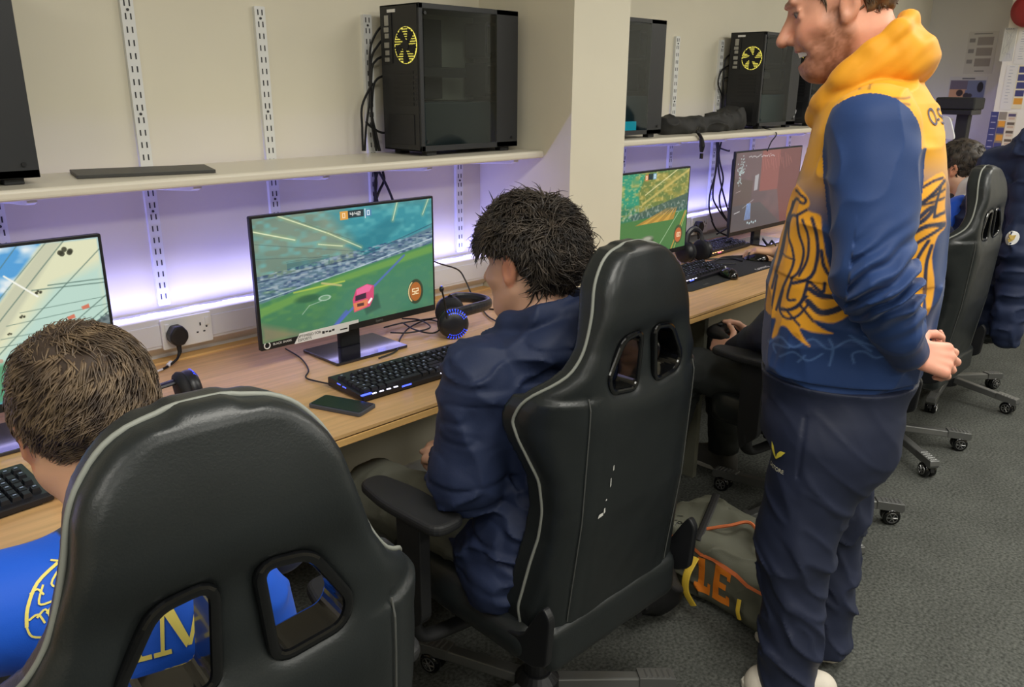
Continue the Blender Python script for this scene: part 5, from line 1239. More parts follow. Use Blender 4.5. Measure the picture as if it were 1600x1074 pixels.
SH = [(-.178, -.012, 1.405), (.178, -.012, 1.405)]; EL = [(-.262, -.045, 1.135), (.262, -.06, 1.135)]; WRs = [(-.165, -.132, .965), (.12, -.150, .950)]
HDS = [hand_chain((-.150, -.142, .960), (.42, -.9, -.22), (.75, .35, -.55), 1, .75, 1.0, .7, .3), hand_chain((.095, -.150, .935), (-.85, -.42, -.12), (-.1, .35, .95), 1, .55, 1.0, .5, .4)]
LEG = [((-.095, .0, .80), (-.10, .035, .46), (-.105, .012, .06)), ((.095, -.02, .80), (.10, -.045, .44), (.10, -.050, .06))]
def body(P):
    d = head_sdf(P, hd, Rh, hs, 1.05, 1); d = smin(d, cap(P, hd+Rh@np.array([0, -.03, -.07])*hs, (0, -.01, 1.44), .066, .072), .035)
    d = smin(d, loft(P, -.03, .84, 1.44), .05)
    for i in (0, 1):
        d = smin(d, smin(cap(P, SH[i], EL[i], .055, .045), cap(P, EL[i], WRs[i], .045, .030), .03), .03)
        c = chain_sdf(P, HDS[i]); d = smin(d, c, .008) if i == 0 else np.minimum(smin(d, c, .0), d)
        l = LEG[i]; d = smin(d, smin(cap(P, l[0], l[1], .085, .058), cap(P, l[1], l[2], .055, .038), .03), .03)
    return d.astype(f32)
V, Q = snet(body, (-.36, -.34, .03), (.36, .30, 1.86), .0042)
p = (V-hd)@Rh/hs; c = np.repeat(lin(np.array([222, 160, 132])/255.)[None], len(V), 0)
n_ = vn(V.astype(f32), .012, 1)*.10+vn(V.astype(f32), .004, 5)*.10
jaw = np.clip((.10-np.abs(p[:, 0]))*40, 0, 1)*np.clip((-.018-p[:, 2]+.55*np.clip(p[:, 1]-.055, 0, .03)*0)/.02, 0, 1)*np.clip((p[:, 1]+.015)/.02, 0, 1)*np.clip((p[:, 2]+.14)/.03, 0, 1)
side = np.clip((p[:, 1]-.0)/.015, 0, 1)*np.clip((.048-p[:, 1])/.02, 0, 1)*np.clip((.02-p[:, 2])/.02, 0, 1)*(np.abs(p[:, 0]) > .04)
bare = np.exp(-(((p[:, 1]-.085)/.028)**2+((p[:, 2]+.028)/.022)**2)); beard = np.clip(np.maximum(jaw, side)*(1-bare)*(.78+n_*2.5), 0, .95)
head = (V[:, 2] > 1.49); c = c*(1+(n_*.25)[:, None]); red = np.exp(-(((p[:, 1]-.075)/.03)**2+((p[:, 2]+.022)/.02)**2))*.35*head; c = c*(1-red[:, None]*np.array([.0, .3, .35]))
bc = lin(np.array([142, 92, 66])/255.); c = c*(1-beard[:, None]*head[:, None])+bc*(beard*head)[:, None]
lip = np.exp(-((np.abs(p[:, 0])/.024)**6+((p[:, 1]-.09)/.02)**4+((p[:, 2]+.080)/.0065)**4))+np.exp(-((np.abs(p[:, 0])/.024)**6+((p[:, 1]-.094)/.016)**4+((p[:, 2]+.0525)/.0045)**4))
c = c*(1-np.clip(lip, 0, 1)[:, None]*.7)+lin(np.array([186, 98, 92])/255.)*np.clip(lip, 0, 1)[:, None]*.7
brow = np.exp(-((np.abs(np.abs(p[:, 0])-.033)/.017)**4+((p[:, 2]-.0345-.004*np.cos((np.abs(p[:, 0])-.03)*60))/.0055)**2))*(p[:, 1] > .06); c = c*(1-brow[:, None]*.8)+lin(np.array([110, 74, 52])/255.)*brow[:, None]*.8
lh = (np.abs(np.abs(p[:, 0])-.032) < .0135) & (np.abs(p[:, 2]-.0150) < .0028) & (p[:, 1] > .066); c[lh] *= .3
hnd = (V[:, 2] < 1.02) & (V[:, 1] < -.15); c[hnd] = lin(np.array([232, 164, 140])/255.)*(1+.5*vn(V[hnd].astype(f32), .02, 3)[:, None]*np.array([.05, .25, .25]))
body_o = rawmesh('body', V, Q, M_SKIN, tm, col=c)
def hp(x, y, z): return tuple(hd+Rh@np.array([x, y, z])*hs)
for s_ in (-1, 1):
    eo = MB().lathe([(.0112*math.sin(a), -.0118*math.cos(a)) for a in np.linspace(.01, PI-.01, 14)], None, 20).build('eye', M_EYEW, tm, smooth=True, loc=hp(s_*.031, .0745, .0125))
    eo.scale = (hs,)*3; M3 = Matrix(Rh.tolist())
    ir = MB().lathe([(.0068, -.0004), (.004, .0008), (.001, .001)], None, 16).build('iris', M_IRIS, eo); dr = M3 @ Vector((s_*.05, 1, -.32)).normalized(); ir.location = dr*.0108; ir.rotation_euler = dr.to_track_quat('Z', 'Y').to_euler()
tt = MB(); zz = [(.028*math.sin(a), .0925-.014*(1-math.cos(a))*1.4) for a in np.linspace(-1.25, 1.25, 13)]
for (x0, y0), (x1, y1) in zip(zz[:-1], zz[1:]):
    a, b, c_, d_ = hp(x0, y0, -.054), hp(x1, y1, -.054), hp(x1*.96+x0*.04, y1-.001, -.065), hp(x0*.96+x1*.04, y0-.001, -.065); tt.add([a, b, c_, d_], [(0, 3, 2, 1)])
tt.build('teeth', M_TEETH, tm)
M_HAIR3 = hairmat('short_brown_hair', (66, 50, 38), (122, 98, 72))
def cut3(p):
    zl = np.where(p[:, 1] < -.035, -.055, np.interp(p[:, 1], [-.035, -.02, .02, .035, .05, .08], [-.02, .035, .035, .012, .045, .075])); return (-(p[:, 2]-zl)).astype(f32)
h3 = hair_base(tm, hd, Rh, hs, M_HAIR3, r=(.0815, .105, .095), cut=cut3, amp=.003, sc=.02, seed=7)
hair_tufts('hair_strands', hd, Rh, hs, M_HAIR3, h3, 1500, 14, .018, .12, lambda p, rg: np.array([p[0]*.5, -.02, -.08])*9+rg.normal(size=3)*.2, lambda p: p[2] > float(np.interp(p[1], [-.035, -.02, .02, .035, .05, .08], [-.05, .035, .035, .015, .045, .07])), rad=.0016, scalp=(.081, .104, .094), zc=.04)
# trousers
def tr(P):
    d = loft(P, .004, .70, .86)
    for i in (0, 1):
        l = LEG[i]; k = l[1]; top = (l[0][0], l[0][1], .72)
        e = cap(P, top, k, .118 if i == 0 else .112, .088 if i == 0 else .080); e = smin(e, cap(P, k, (l[2][0], l[2][1], .02), .086 if i == 0 else .080, .074 if i == 0 else .082), .04)
        e = smin(e, cap(P, (l[0][0]*.8, -.055, .76), (l[0][0]*.8, -.06, .70), .100), .05)
        d = smin(d, e, .035) if i == 0 else smin(d, e, .018)
    low = np.clip((.70-P[:, 2])/.3, 0, 1)
    X = P.copy(); X[:, 2] = P[:, 2]-.9*P[:, 1]
    d = d-folds(X, .011, (.16, .16, .085), 7)*(.2+low)-folds(X, .006, (.09, .09, .05), 17)*(.1+low)-.003*vn(P, .06, 5)
    d = d+.004*np.exp(-((P[:, 1]-.048)/.004)**2)*(P[:, 0] < -.05)*(P[:, 2] > .65)*(P[:, 2] < .80)
    d = np.maximum(d, .035-P[:, 2])
    return np.maximum(d, P[:, 2]-.875).astype(f32)
M_TR = mat('navy_tracksuit_trousers', (40, 46, 68), .55, var=.04, vscale=14, bump=.08, bscale=600, spec=.35)
tro = garment('trousers', M_TR, tm, tr, (-.30, -.30, .0), (.30, .28, .90), .005)
wing = [[(0, 0), (.004, -.0), (-.002, .022), (-.012, .034), (-.018, .036), (-.016, .020), (-.008, .006)]]
wing = [[(-.001, -.002), (-.010, .006), (-.017, .018), (-.021, .034), (-.011, .027), (-.004, .014), (.001, .0)], [(.001, -.002), (.008, .004), (.018, .012), (.029, .026), (.014, .024), (.005, .014), (.0, .002)]]
decal_at('trouser_emblem', subdiv(polymesh(wing), 2), mat('yellow_embroidery', (238, 220, 80), .6), tm, tro, 1213, 716, .0016)
cm = textmesh('CASTORE', .0135); decal_at('trouser_lettering', subdiv(cm, 1), mat('pale_embroidery', (226, 222, 190), .6), tm, tro, 1211, 731, .0016)
shoe('shoe', M_SHOE_W, tm, (.10, -.12), (.0, 1), .235); shoe('shoe', M_SHOE_W, tm, (-.105, -.108), (-.02, 1), .235)
# hoodie
def arms_m(P):
    r = []
    for i in (0, 1):
        w = WRs[i]; e = smin(cap(P, SH[i], EL[i], .086, .073), cap(P, EL[i], w, .071, .043), .03); r.append(e)
    return r
def hood_d(P):
    rim = [(-.045, .098, 1.462), (-.084, .062, 1.505), (-.098, .008, 1.560), (-.086, -.035, 1.600), (-.02, -.052, 1.622), (.02, -.052, 1.622), (.086, -.035, 1.600), (.098, .008, 1.560), (.084, .062, 1.505), (.045, .098, 1.462)]
    hdd = None
    for a_, b_ in zip(rim[:-1], rim[1:]):
        e = cap(P, a_, b_, .017, .017); hdd = e if hdd is None else smin(hdd, e, .02)
    for s_ in (-1, 1):
        hdd = smin(hdd, cap(P, (s_*.088, .03, 1.512), (s_*.07, -.045, 1.545), .030, .042), .035)
    hdd = smin(hdd, ell(P, (0, -.070, 1.548), (.098, .050, .058)), .03)
    hdd = smin(hdd, cap(P, (-.055, .075, 1.455), (0, .092, 1.435), .030), .03); hdd = smin(hdd, cap(P, (.055, .075, 1.455), (0, .092, 1.435), .030), .03)
    return hdd
def hoodie(P):
    d = loft(P, .0, .845, 1.50)
    rib = np.where(P[:, 2] < .875, .008, 0)
    d = d+rib; am = arms_m(P)
    for i in (0, 1): d = smin(d, am[i], .016)
    d = smin(d, cap(P, (-.15, -.015, 1.43), (.15, -.015, 1.43), .058, .058), .05)
    X = P.copy(); near = P[:, 0] < 0
    # sleeve bunching at the elbow, soft folds elsewhere
    el = np.exp(-((P[:, 2]-1.13)/.075)**2)*(np.abs(P[:, 0]) > .2)*(P[:, 1] < .0); d = d-el*.012*np.sin((P[:, 2]*1.0+P[:, 1]*.9)*2*PI/.042+vn(P, .05, 2)*2)
    d = d-folds(P, .007, (.10, .10, .09), 13)-.0015*vn(P, .04, 6)-folds(P, .008, (.08, .08, .16), 29)*(P[:, 2] < 1.1)
    X2 = P.copy(); X2[:, 2] = P[:, 2]+.8*P[:, 1]; hh = hood_d(P)-.0035*vn(X2, (.06, .06, .022), 41)-.002*vn(P, .03, 43)
    d = np.minimum(smin(d, hh, .006), d)
    d = np.maximum(d, .838-P[:, 2])
    core = cap(P, hd+Rh@np.array([0, -.01, -.05])*hs, (0, .02, 1.42), .078, .070); return np.maximum(d, -core).astype(f32)
LION_POLY = [(0.13, 1.293), (0.115, 1.286), (0.097, 1.272), (0.091, 1.258), (0.094, 1.245), (0.068, 1.24), (0.062, 1.218), (0.048, 1.163), (0.031, 1.124), (0.014, 1.097), (-0.017, 1.054), (0.014, 1.021), (0.057, 1.021), (0.037, 1.005), (0.014, 0.997), (0.055, 0.994), (0.082, 0.998), (0.07, 0.977), (0.056, 0.962), (0.087, 0.975), (0.109, 0.991), (0.123, 0.988), (0.129, 0.964), (0.14, 0.952), (0.137, 0.98), (0.137, 0.999), (0.165, 0.993), (0.164, 1.048), (0.155, 1.113), (0.149, 1.186), (0.142, 1.237), (0.134, 1.278)]
LION_LINES = [[0.0057, (0.124, 1.278), (0.101, 1.267), (0.105, 1.257), (0.122, 1.261), (0.129, 1.238), (0.136, 1.212), (0.143, 1.135), (0.153, 1.06)], [0.0057, (0.092, 1.249), (0.114, 1.232), (0.128, 1.223), (0.129, 1.187), (0.116, 1.158), (0.111, 1.127), (0.127, 1.073), (0.137, 1.018)], [0.0057, (0.114, 1.229), (0.106, 1.194), (0.092, 1.16), (0.097, 1.118), (0.112, 1.098)], [0.0057, (0.102, 1.225), (0.086, 1.191), (0.083, 1.145), (0.096, 1.108)], [0.0076, (0.083, 1.231), (0.071, 1.202), (0.063, 1.157), (0.072, 1.11), (0.109, 1.088)], [0.0038, (0.144, 1.142), (0.109, 1.138)], [0.0076, (0.076, 1.099), (0.084, 1.056), (0.103, 1.033), (0.127, 1.025)], [0.0114, (0.07, 1.084), (0.044, 1.073), (0.005, 1.08)], [0.0133, (0.071, 1.057), (0.045, 1.039), (0.017, 1.047), (-0.004, 1.065)], [0.0057, (0.11, 1.096), (0.115, 1.053), (0.098, 1.055)], [0.0057, (0.088, 1.048), (0.055, 1.017)], [0.0057, (0.112, 1.026), (0.083, 1.003)], [0.0057, (0.128, 1.253), (0.136, 1.187), (0.139, 1.14), (0.149, 1.092)], [0.0076, (0.071, 1.099), (0.045, 1.081), (0.043, 1.102)], [0.0076, (0.057, 1.168), (0.046, 1.133), (0.019, 1.104)], [0.0057, (0.127, 1.068), (0.13, 1.024), (0.111, 1.01), (0.087, 1.024), (0.067, 1.058)], [0.0057, (0.144, 1.092), (0.149, 1.017)], [0.0057, (0.094, 1.039), (0.075, 1.068)]]
BACK_POLY = [(-0.112, 1.314), (-0.148, 1.331), (-0.161, 1.301), (-0.165, 1.261), (-0.173, 1.221), (-0.157, 1.205), (-0.152, 1.163), (-0.167, 1.1), (-0.163, 1.04), (-0.154, 1.072), (-0.146, 1.109), (-0.148, 1.072), (-0.145, 1.039), (-0.135, 1.07), (-0.12, 1.117), (-0.108, 1.154), (-0.088, 1.195), (-0.09, 1.236), (-0.102, 1.268), (-0.111, 1.299)]
BACK_LINES = [[0.0076, (-0.095, 1.252), (-0.127, 1.285), (-0.155, 1.314)], [0.0057, (-0.111, 1.304), (-0.132, 1.316), (-0.15, 1.32)], [0.0095, (-0.094, 1.226), (-0.114, 1.246), (-0.131, 1.262), (-0.142, 1.263), (-0.124, 1.241), (-0.098, 1.227)], [0.0095, (-0.089, 1.197), (-0.109, 1.216), (-0.135, 1.229), (-0.173, 1.226)], [0.0076, (-0.097, 1.177), (-0.121, 1.197), (-0.147, 1.213), (-0.168, 1.223)], [0.0076, (-0.116, 1.133), (-0.127, 1.171), (-0.14, 1.198)], [0.0076, (-0.149, 1.088), (-0.143, 1.151), (-0.148, 1.188)], [0.0057, (-0.099, 1.27), (-0.123, 1.282), (-0.158, 1.296)], [0.0057, (-0.148, 1.301), (-0.144, 1.265), (-0.145, 1.245)], [0.0057, (-0.12, 1.272), (-0.16, 1.279)], [0.0076, (-0.145, 1.245), (-0.169, 1.251)]]
TOPO = [[(-0.004, 1.557), (-0.008, 1.543), (-0.028, 1.532), (-0.029, 1.522), (-0.018, 1.515), (0.016, 1.513), (0.025, 1.504), (0.024, 1.488)], [(-0.054, 1.504), (-0.026, 1.508), (0.001, 1.502), (0.007, 1.488)], [(0.036, 1.536), (0.017, 1.55), (0.006, 1.546), (0.011, 1.529), (0.025, 1.522), (0.035, 1.529)], [(0.056, 1.511), (0.053, 1.5), (0.058, 1.484)], [(0.054, 1.509), (0.064, 1.508), (0.076, 1.489)], [(-0.031, 1.472), (-0.055, 1.471), (-0.065, 1.473)], [(-0.029, 1.46), (-0.053, 1.462), (-0.066, 1.46)], [(-0.041, 1.546), (-0.048, 1.532), (-0.058, 1.518)]]
TOPO2 = [[(0.149, 0.934), (0.121, 0.965), (0.09, 0.953), (0.053, 0.979), (0.017, 0.962), (-0.023, 0.988), (-0.063, 0.967)], [(0.117, 0.921), (0.089, 0.942), (0.057, 0.929), (0.03, 0.949)], [(0.013, 0.924), (0.01, 0.963), (0.02, 0.983)], [(-0.034, 0.936), (-0.029, 0.957), (-0.049, 0.965), (-0.074, 0.952), (-0.092, 0.96)], [(-0.001, 1.012), (-0.032, 0.99), (-0.071, 0.979)], [(-0.009, 1.024), (-0.045, 1.002), (-0.09, 0.976)], [(0.127, 0.925), (0.134, 0.941), (0.099, 0.949)], [(0.077, 0.921), (0.064, 0.94)]]
def seg_d(Y, Z, pts):
    d = np.full(Y.shape, 1e9)
    for (x0, y0), (x1, y1) in zip(pts[:-1], pts[1:]):
        dx, dy = x1-x0, y1-y0; t = np.clip(((Y-x0)*dx+(Z-y0)*dy)/(dx*dx+dy*dy+1e-12), 0, 1); d = np.minimum(d, np.hypot(Y-x0-t*dx, Z-y0-t*dy))
    return d
def cm_(pts, k=5): return [(v.x, v.y) for v in catmull([Vector((a, b, 0)) for a, b in pts], k)]
def hoodie_col(V):
    P = V.astype(f32); n = len(V); x, y, z = V.T; hx = lambda r, g, b: lin(np.array([r, g, b])/255.)
    am = arms_m(P); body_d = loft(P, 0, .845, 1.50); sh_d = cap(P, (-.15, -.015, 1.43), (.15, -.015, 1.43), .058)
    NAVY = hx(36, 62, 112); NAVY2 = hx(30, 50, 92); YEL = hx(238, 170, 38); OR = hx(246, 168, 46); GREYB = hx(108, 118, 146)
    tz = z+.02*np.sin(y*18); w = np.clip((tz-1.235)/.115, 0, 1)
    c = np.empty((n, 3)); k1 = np.clip(w*2, 0, 1)[:, None]; k2 = np.clip(w*2-1, 0, 1)[:, None]
    c[:] = NAVY*(1-k1)+(NAVY*.4+GREYB*.35+YEL*.25)*k1; c = c*(1-k2)+YEL*k2
    vis = x < .02
    # topographic contour lines
    for pts, col, m_ in ((TOPO, hx(150, 104, 44), z > 1.30), (TOPO2, hx(74, 104, 156), z < 1.0)):
        for ln in pts:
            d = seg_d(y, z, cm_(ln)); a = (np.clip(1-(d-.0010)/.0026, 0, 1)*.9*m_*(x < 0))[:, None]; c = c*(1-a)+col*a
    for poly, lines, cond in ((LION_POLY, LION_LINES, x < .05), (BACK_POLY, BACK_LINES, x < .08)):
        a = np.zeros(n)
        pm = cm_(poly+[poly[0]], 3)
        sd = polysd(y, z, pm[:-1]); a = np.clip(.5-sd/.003, 0, 1)*cond
        shade = hx(246, 172, 46); c = c*(1-a[:, None])+shade*a[:, None]
        for ln in lines:
            wd = ln[0]; d = seg_d(y, z, cm_(ln[1:])); b = np.clip((wd/2-d)/.0025+.5, 0, 1)*a; c = c*(1-b[:, None])+hx(38, 46, 74)*b[:, None]
    # sleeves: navy raglan panels
    ar = np.minimum(am[0], am[1]); rag = (ar < body_d-.004) | ((np.abs(x) > .150) & (z > 1.20) & (ar < .012)); top = np.sqrt(((y+.012)/.085)**2+((z-1.30)/.155)**2)
    sl = rag & ((z < 1.38) | ((((y-.0)/.098)**2+((z-1.38)/.100)**2) < 1))
    c[sl] = NAVY
    cuff = (np.minimum(np.linalg.norm(P-np.array(WRs[0], f32), axis=1), np.linalg.norm(P-np.array(WRs[1], f32), axis=1)) < .062) & sl; c[cuff] = NAVY2
    hh = hood_d(P); hk = (hh < .010) & (z > 1.44); c[hk] = hx(234, 162, 38)
    hem = z < .862; c[hem] = NAVY2*.9
    # hood seam + number-like print on the upper back
    return c.astype(f32)
hood = garment('hoodie', V_CLOTH, tm, hoodie, (-.38, -.30, .82), (.38, .24, 1.70), .0032, hoodie_col)
em = textmesh('O-S', .052); MPR = mat('navy_print', (58, 58, 92), .6)
decal_at('back_lettering', subdiv(em, 2), MPR, tm, hood, 1462, 184, .0018)
# ---------------------------------------------------------------- bags
M_OLIVE = mat('olive_grey_canvas', (98, 99, 86), .75, var=.05, vscale=10, bump=.3, bscale=500)
M_ORANGE = mat('orange_print', (240, 136, 40), .6); M_YSTRAP = mat('yellow_strap', (226, 190, 60), .7); M_ZIP = mat('orange_zip_tape', (226, 122, 72), .6)
M_BAGBLK = mat('black_bag_cloth', (20, 20, 22), .6, bump=.2, bscale=300)
db = thing('duffel_bag', 'olive grey duffel bag with orange and yellow lettering, on the floor left of the man', 'bag', (2.03, 1.03, 0), -.14)
def fd(P):
    q = np.abs(P-np.array([0, 0, .115], f32))-np.array([.078, .20, .060], f32); d = np.linalg.norm(np.maximum(q, 0), axis=1)+np.minimum(q.max(1), 0)-.055
    d = smax(d, P[:, 2]-.205-.05*(P[:, 0]+.1)-.02*np.sin(P[:, 1]*14), .04)
    d = smin(d, cap(P, (.03, .12, .20), (.05, -.15, .21), .040, .035, (0, 0, 1, 1.3)), .05)
    return (np.maximum(d-folds(P, .012, (.10, .12, .06), 14)-.004*vn(P, .04, 4), .002-P[:, 2])).astype(f32)
V, Q = snet(fd, (-.25, -.33, -.01), (.25, .33, .36), .006); bag = rawmesh('bag_body', V, Q, M_OLIVE, db)
def block(pts): return [[(x*.001, y*.001) for x, y in pts]]
E_ = [[(0, 0), (70, 0), (70, 26), (0, 26)], [(0, 26), (26, 26), (26, 110), (0, 110)], [(0, 110), (70, 110), (70, 134), (0, 134)], [(26, 58), (56, 58), (56, 80), (26, 80)], [(56, 26), (70, 26), (70, 38), (56, 38)], [(56, 98), (70, 98), (70, 110), (56, 110)]]
L_l = [[(0, 0), (66, 0), (66, 26), (0, 26)], [(12, 26), (38, 26), (38, 134), (12, 134)], [(54, 26), (66, 26), (66, 44), (54, 44)]]
def shift(ps, dx): return [[((x+dx)*.001, y*.001) for x, y in p] for p in ps]
pb, _n = hit(db, bag, 1112, 930); DK = dict(origin=(-.3, pb.y, .05), right=(0, -1, 0), up=(0, 0, 1), direction=(1, 0, 0), off=.002)
decal('orange_lettering', subdiv(polymesh([[(x*.85, y*.85) for x, y in q_] for q_ in shift(E_, 4)]), 3), M_ORANGE, db, bag, **DK)
decal('orange_lettering', subdiv(polymesh([[(x*.85, y*.85) for x, y in q_] for q_ in shift(L_l, -74)]), 3), M_ORANGE, db, bag, **DK)
decal('zip', strokes([[.010, (-.25, .0), (-.1, .006), (.05, -.004), (.22, -.018)]], .01), M_ZIP, db, bag, (-.6, 0, .172), (0, -1, 0), (0, 0, 1), (1, 0, 0), .003)
MB().tube([(-.09, .10, .20), (-.03, .02, .235), (.02, -.03, .245), (-.06, -.14, .205), (-.12, -.21, .175)], .005, 6, smooth=8).build('zip_flap_edge', M_ZIP, db)
MB().tube([(-.175, .07, .19), (-.215, .085, .15), (-.24, .10, .07), (-.245, .13, .02), (-.20, .17, .012), (-.17, .16, .10)], .012, 8, smooth=8, flat=.25).build('shoulder_strap', M_YSTRAP, db)
MB().tube([(-.17, .02, .18), (-.21, .015, .14), (-.215, .01, .09), (-.20, -.01, .045)], .012, 8, smooth=8, flat=.25).build('shoulder_strap', M_YSTRAP, db)
MB().tube([(.06, .14, .26), (0, .11, .245), (-.08, .075, .215), (-.12, .06, .20)], .012, 8, smooth=8, flat=.25).build('carry_handle', M_BAGBLK, db)
MB().tube([(-.175, -.145, .13), (-.185, -.15, .10), (-.18, -.155, .075)], .007, 8, smooth=4, flat=.5).build('zip_pull', M_YSTRAP, db)
decal('ink_writing', strokes([[(0, 0), (.004, .03), (.018, .026), (.006, .015), (.02, 0)], [(.03, .018), (.028, .002), (.04, .004), (.043, .018)], [(.052, -.006), (.052, .018), (.064, .012), (.054, .004)], [(.0, .045), (.02, .05)], [(.028, .044), (.045, .05)]], .0025), M_BLACK, db, bag, (-.12, .20, .6), (.2, -1, 0), (1, .2, 0), (0, 0, -1), .002)
bb = thing('backpack', 'black bag slumped on the floor under the right side of the middle chair', 'bag', (1.745, 1.235, 0), .2)
def fb(P):
    d = smin(ell(P, (0, 0, .10), (.12, .17, .105)), ell(P, (.02, .08, .17), (.08, .08, .09)), .05); return np.maximum(d-folds(P, .018, .09, 3)-.005*vn(P, .04, 3), .002-P[:, 2]).astype(f32)
V, Q = snet(fb, (-.2, -.26, -.01), (.2, .26, .32), .008); rawmesh('bag_body', V, Q, M_BAGBLK, bb)
MB().tube([(-.02, .10, .25), (-.09, .04, .26), (-.12, -.06, .16), (-.11, -.10, .06)], .012, 8, smooth=8, flat=.35).build('strap', M_BAGBLK, bb)
sb = thing('cloth_bag', 'limp black cloth bag lying on the right shelf between two towers', 'bag', (3.40, 2.11, 1.2905))
def fsb(P):
    d = cap(P, (-.34, -.02, .035), (-.10, -.03, .035), .050, .040, (0, 0, 1, 1.1)); d = smin(d, cap(P, (-.12, .0, .025), (.05, -.02, .03), .030, .045), .03); d = smin(d, cap(P, (.05, -.02, .03), (.30, .02, .05), .045, .065), .04)
    return np.maximum(d-folds(P, .014, (.07, .07, .05), 6), .001-P[:, 2]).astype(f32)
V, Q = snet(fsb, (-.45, -.15, -.01), (.42, .15, .16), .006); rawmesh('bag_cloth', V, Q, mat('black_soft_cloth', (34, 34, 34), .7, bump=.2, bscale=400), sb)
# ---------------------------------------------------------------- coat on the far chair
ct = thing('padded_coat', 'navy padded coat with a round badge, hung over the chair at the right edge', 'coat', (4.02, .98, 0))
def fcoat(P):
    d = None
    for a_, b_, r0, r1 in (((.12, .17, .52), (.10, .06, 1.15), .10, .09), ((0, .0, .52), (.05, -.04, 1.20), .10, .09), ((-.06, -.14, .55), (.02, -.10, 1.22), .08, .09)):
        e = cap(P, a_, b_, r0, r1); d = e if d is None else smin(d, e, .06)
    d = smin(d, cap(P, (.03, -.09, 1.20), (.08, -.08, 1.33), .085, .05), .05)
    s_ = smin(cap(P, (.0, -.11, 1.24), (-.17, -.15, .85), .085, .075), cap(P, (-.17, -.15, .85), (-.20, -.155, .50), .075, .058), .03)
    d = smin(d, s_, .012); d = d-.008*np.abs(np.sin(P[:, 2]*2*PI/.16))-folds(P, .012, (.08, .08, .05), 3)
    return np.maximum(d, .44-P[:, 2]).astype(f32)
V, Q = snet(fcoat, (-.34, -.34, .42), (.30, .34, 1.42), .008); co_ = rawmesh('coat_shell', V, Q, M_JACKET, ct)
bd1 = decal_at('round_badge', subdiv(polymesh([[(.030*math.cos(2*PI*k/20), .030*math.sin(2*PI*k/20)) for k in range(20)]]), 1), M_WHITE, ct, co_, 1580, 372, .003)
decal_at('badge_crest', subdiv(polymesh([[(-.014, .016), (-.014, -.004), (0, -.02), (.014, -.004), (.014, .016), (0, .010)]]), 1), mat('gold_crest', (190, 160, 80), .5), ct, co_, 1580, 372, .0045)
# ---------------------------------------------------------------- posters, alarm, far things
V_PAPER = vmat('printed_paper', rough=.7)
def poster(lab, X, corners, draw, W_, H_, name='poster', grp='papers pinned on the far walls', dep=.002):
    P4 = [atx(x, y, X) for x, y in corners]; yc = sum(p.y for p in P4)/4; zc = sum(p.z for p in P4)/4
    w = abs(P4[0].y-P4[1].y)*.5+abs(P4[3].y-P4[2].y)*.5; h = abs(P4[0].z-P4[3].z)*.5+abs(P4[1].z-P4[2].z)*.5
    t = thing(name, lab, 'poster', (X-dep, yc, zc), -PI/2, grp); pt = Paint(100, 100*h/w, W_, H_); draw(pt, 100, 100*h/w)
    MB().box((-w/2, .0004, -h/2), (w/2, dep-.0002, h/2)).build('backing', M_WHITE, t); pt.panel('print', V_PAPER, t, w, h)
    return t
def d_sched(p, w, h):
    p.rect(-1, -1, w+1, h+1, (196, 194, 186)); p.line([(20, 8), (80, 8)], 3, (120, 120, 116))
    for k in range(3):
        y = 20+k*h*.25; p.rect(34, y, 88, y+h*.19, (150, 144, 138)); p.rect(6, y+4, 26, y+h*.12, (140, 138, 136))
    p.line([(40, h-10), (70, h-10)], 3, (110, 110, 108))
def d_pic(p, w, h):
    p.rect(-1, -1, w+1, h+1, (198, 198, 198)); p.line([(35, 5), (66, 5)], 3, (90, 90, 100)); p.rect(4, 10, 52, h*.5, (112, 104, 122)); p.rect(4, h*.48, 50, h, (206, 160, 124)); p.rect(50, 10, 97, h*.5, (116, 126, 156)); p.rect(46, h*.5, 97, h, (110, 120, 150))
    p.disc(84, 28, 8, (40, 40, 50), ry=14); p.disc(32, h*.62, 9, (60, 48, 48)); p.disc(50, h*.72, 8, (56, 52, 60)); p.disc(60, h*.72, 6, (56, 52, 60))
def d_dark(p, w, h): p.rect(-1, -1, w+1, h+1, (62, 54, 56)); p.rect(20, 20, 80, 60, (96, 84, 80))
def d_map(p, w, h):
    p.rect(-1, -1, w+1, h+1, (204, 204, 200))
    for k in range(16): p.line([(RNG.uniform(5, 90), RNG.uniform(8, h)), (RNG.uniform(5, 90), RNG.uniform(8, h))], 1.5, (150, 150, 156), .7)
    for k in range(8): p.rect(12+k*9, 6+(k % 2)*4, 18+k*9, 14, (90, 92, 110))
def d_text(p, w, h):
    p.rect(-1, -1, w+1, h+1, (226, 224, 218))
    for k in range(12): p.line([(30, 16+k*h/14), (70-(k*13 % 20), 16+k*h/14)], 2.5, (150, 156, 170) if k != 3 else (96, 104, 120))
def d_blocks(p, w, h):
    p.rect(-1, -1, w+1, h+1, (232, 222, 190))
    for k in range(5): p.rect(10, 12+k*h/5.5, 96, 8+(k+.85)*h/5.5, (70, 72, 124) if k < 4 else (226, 160, 60))
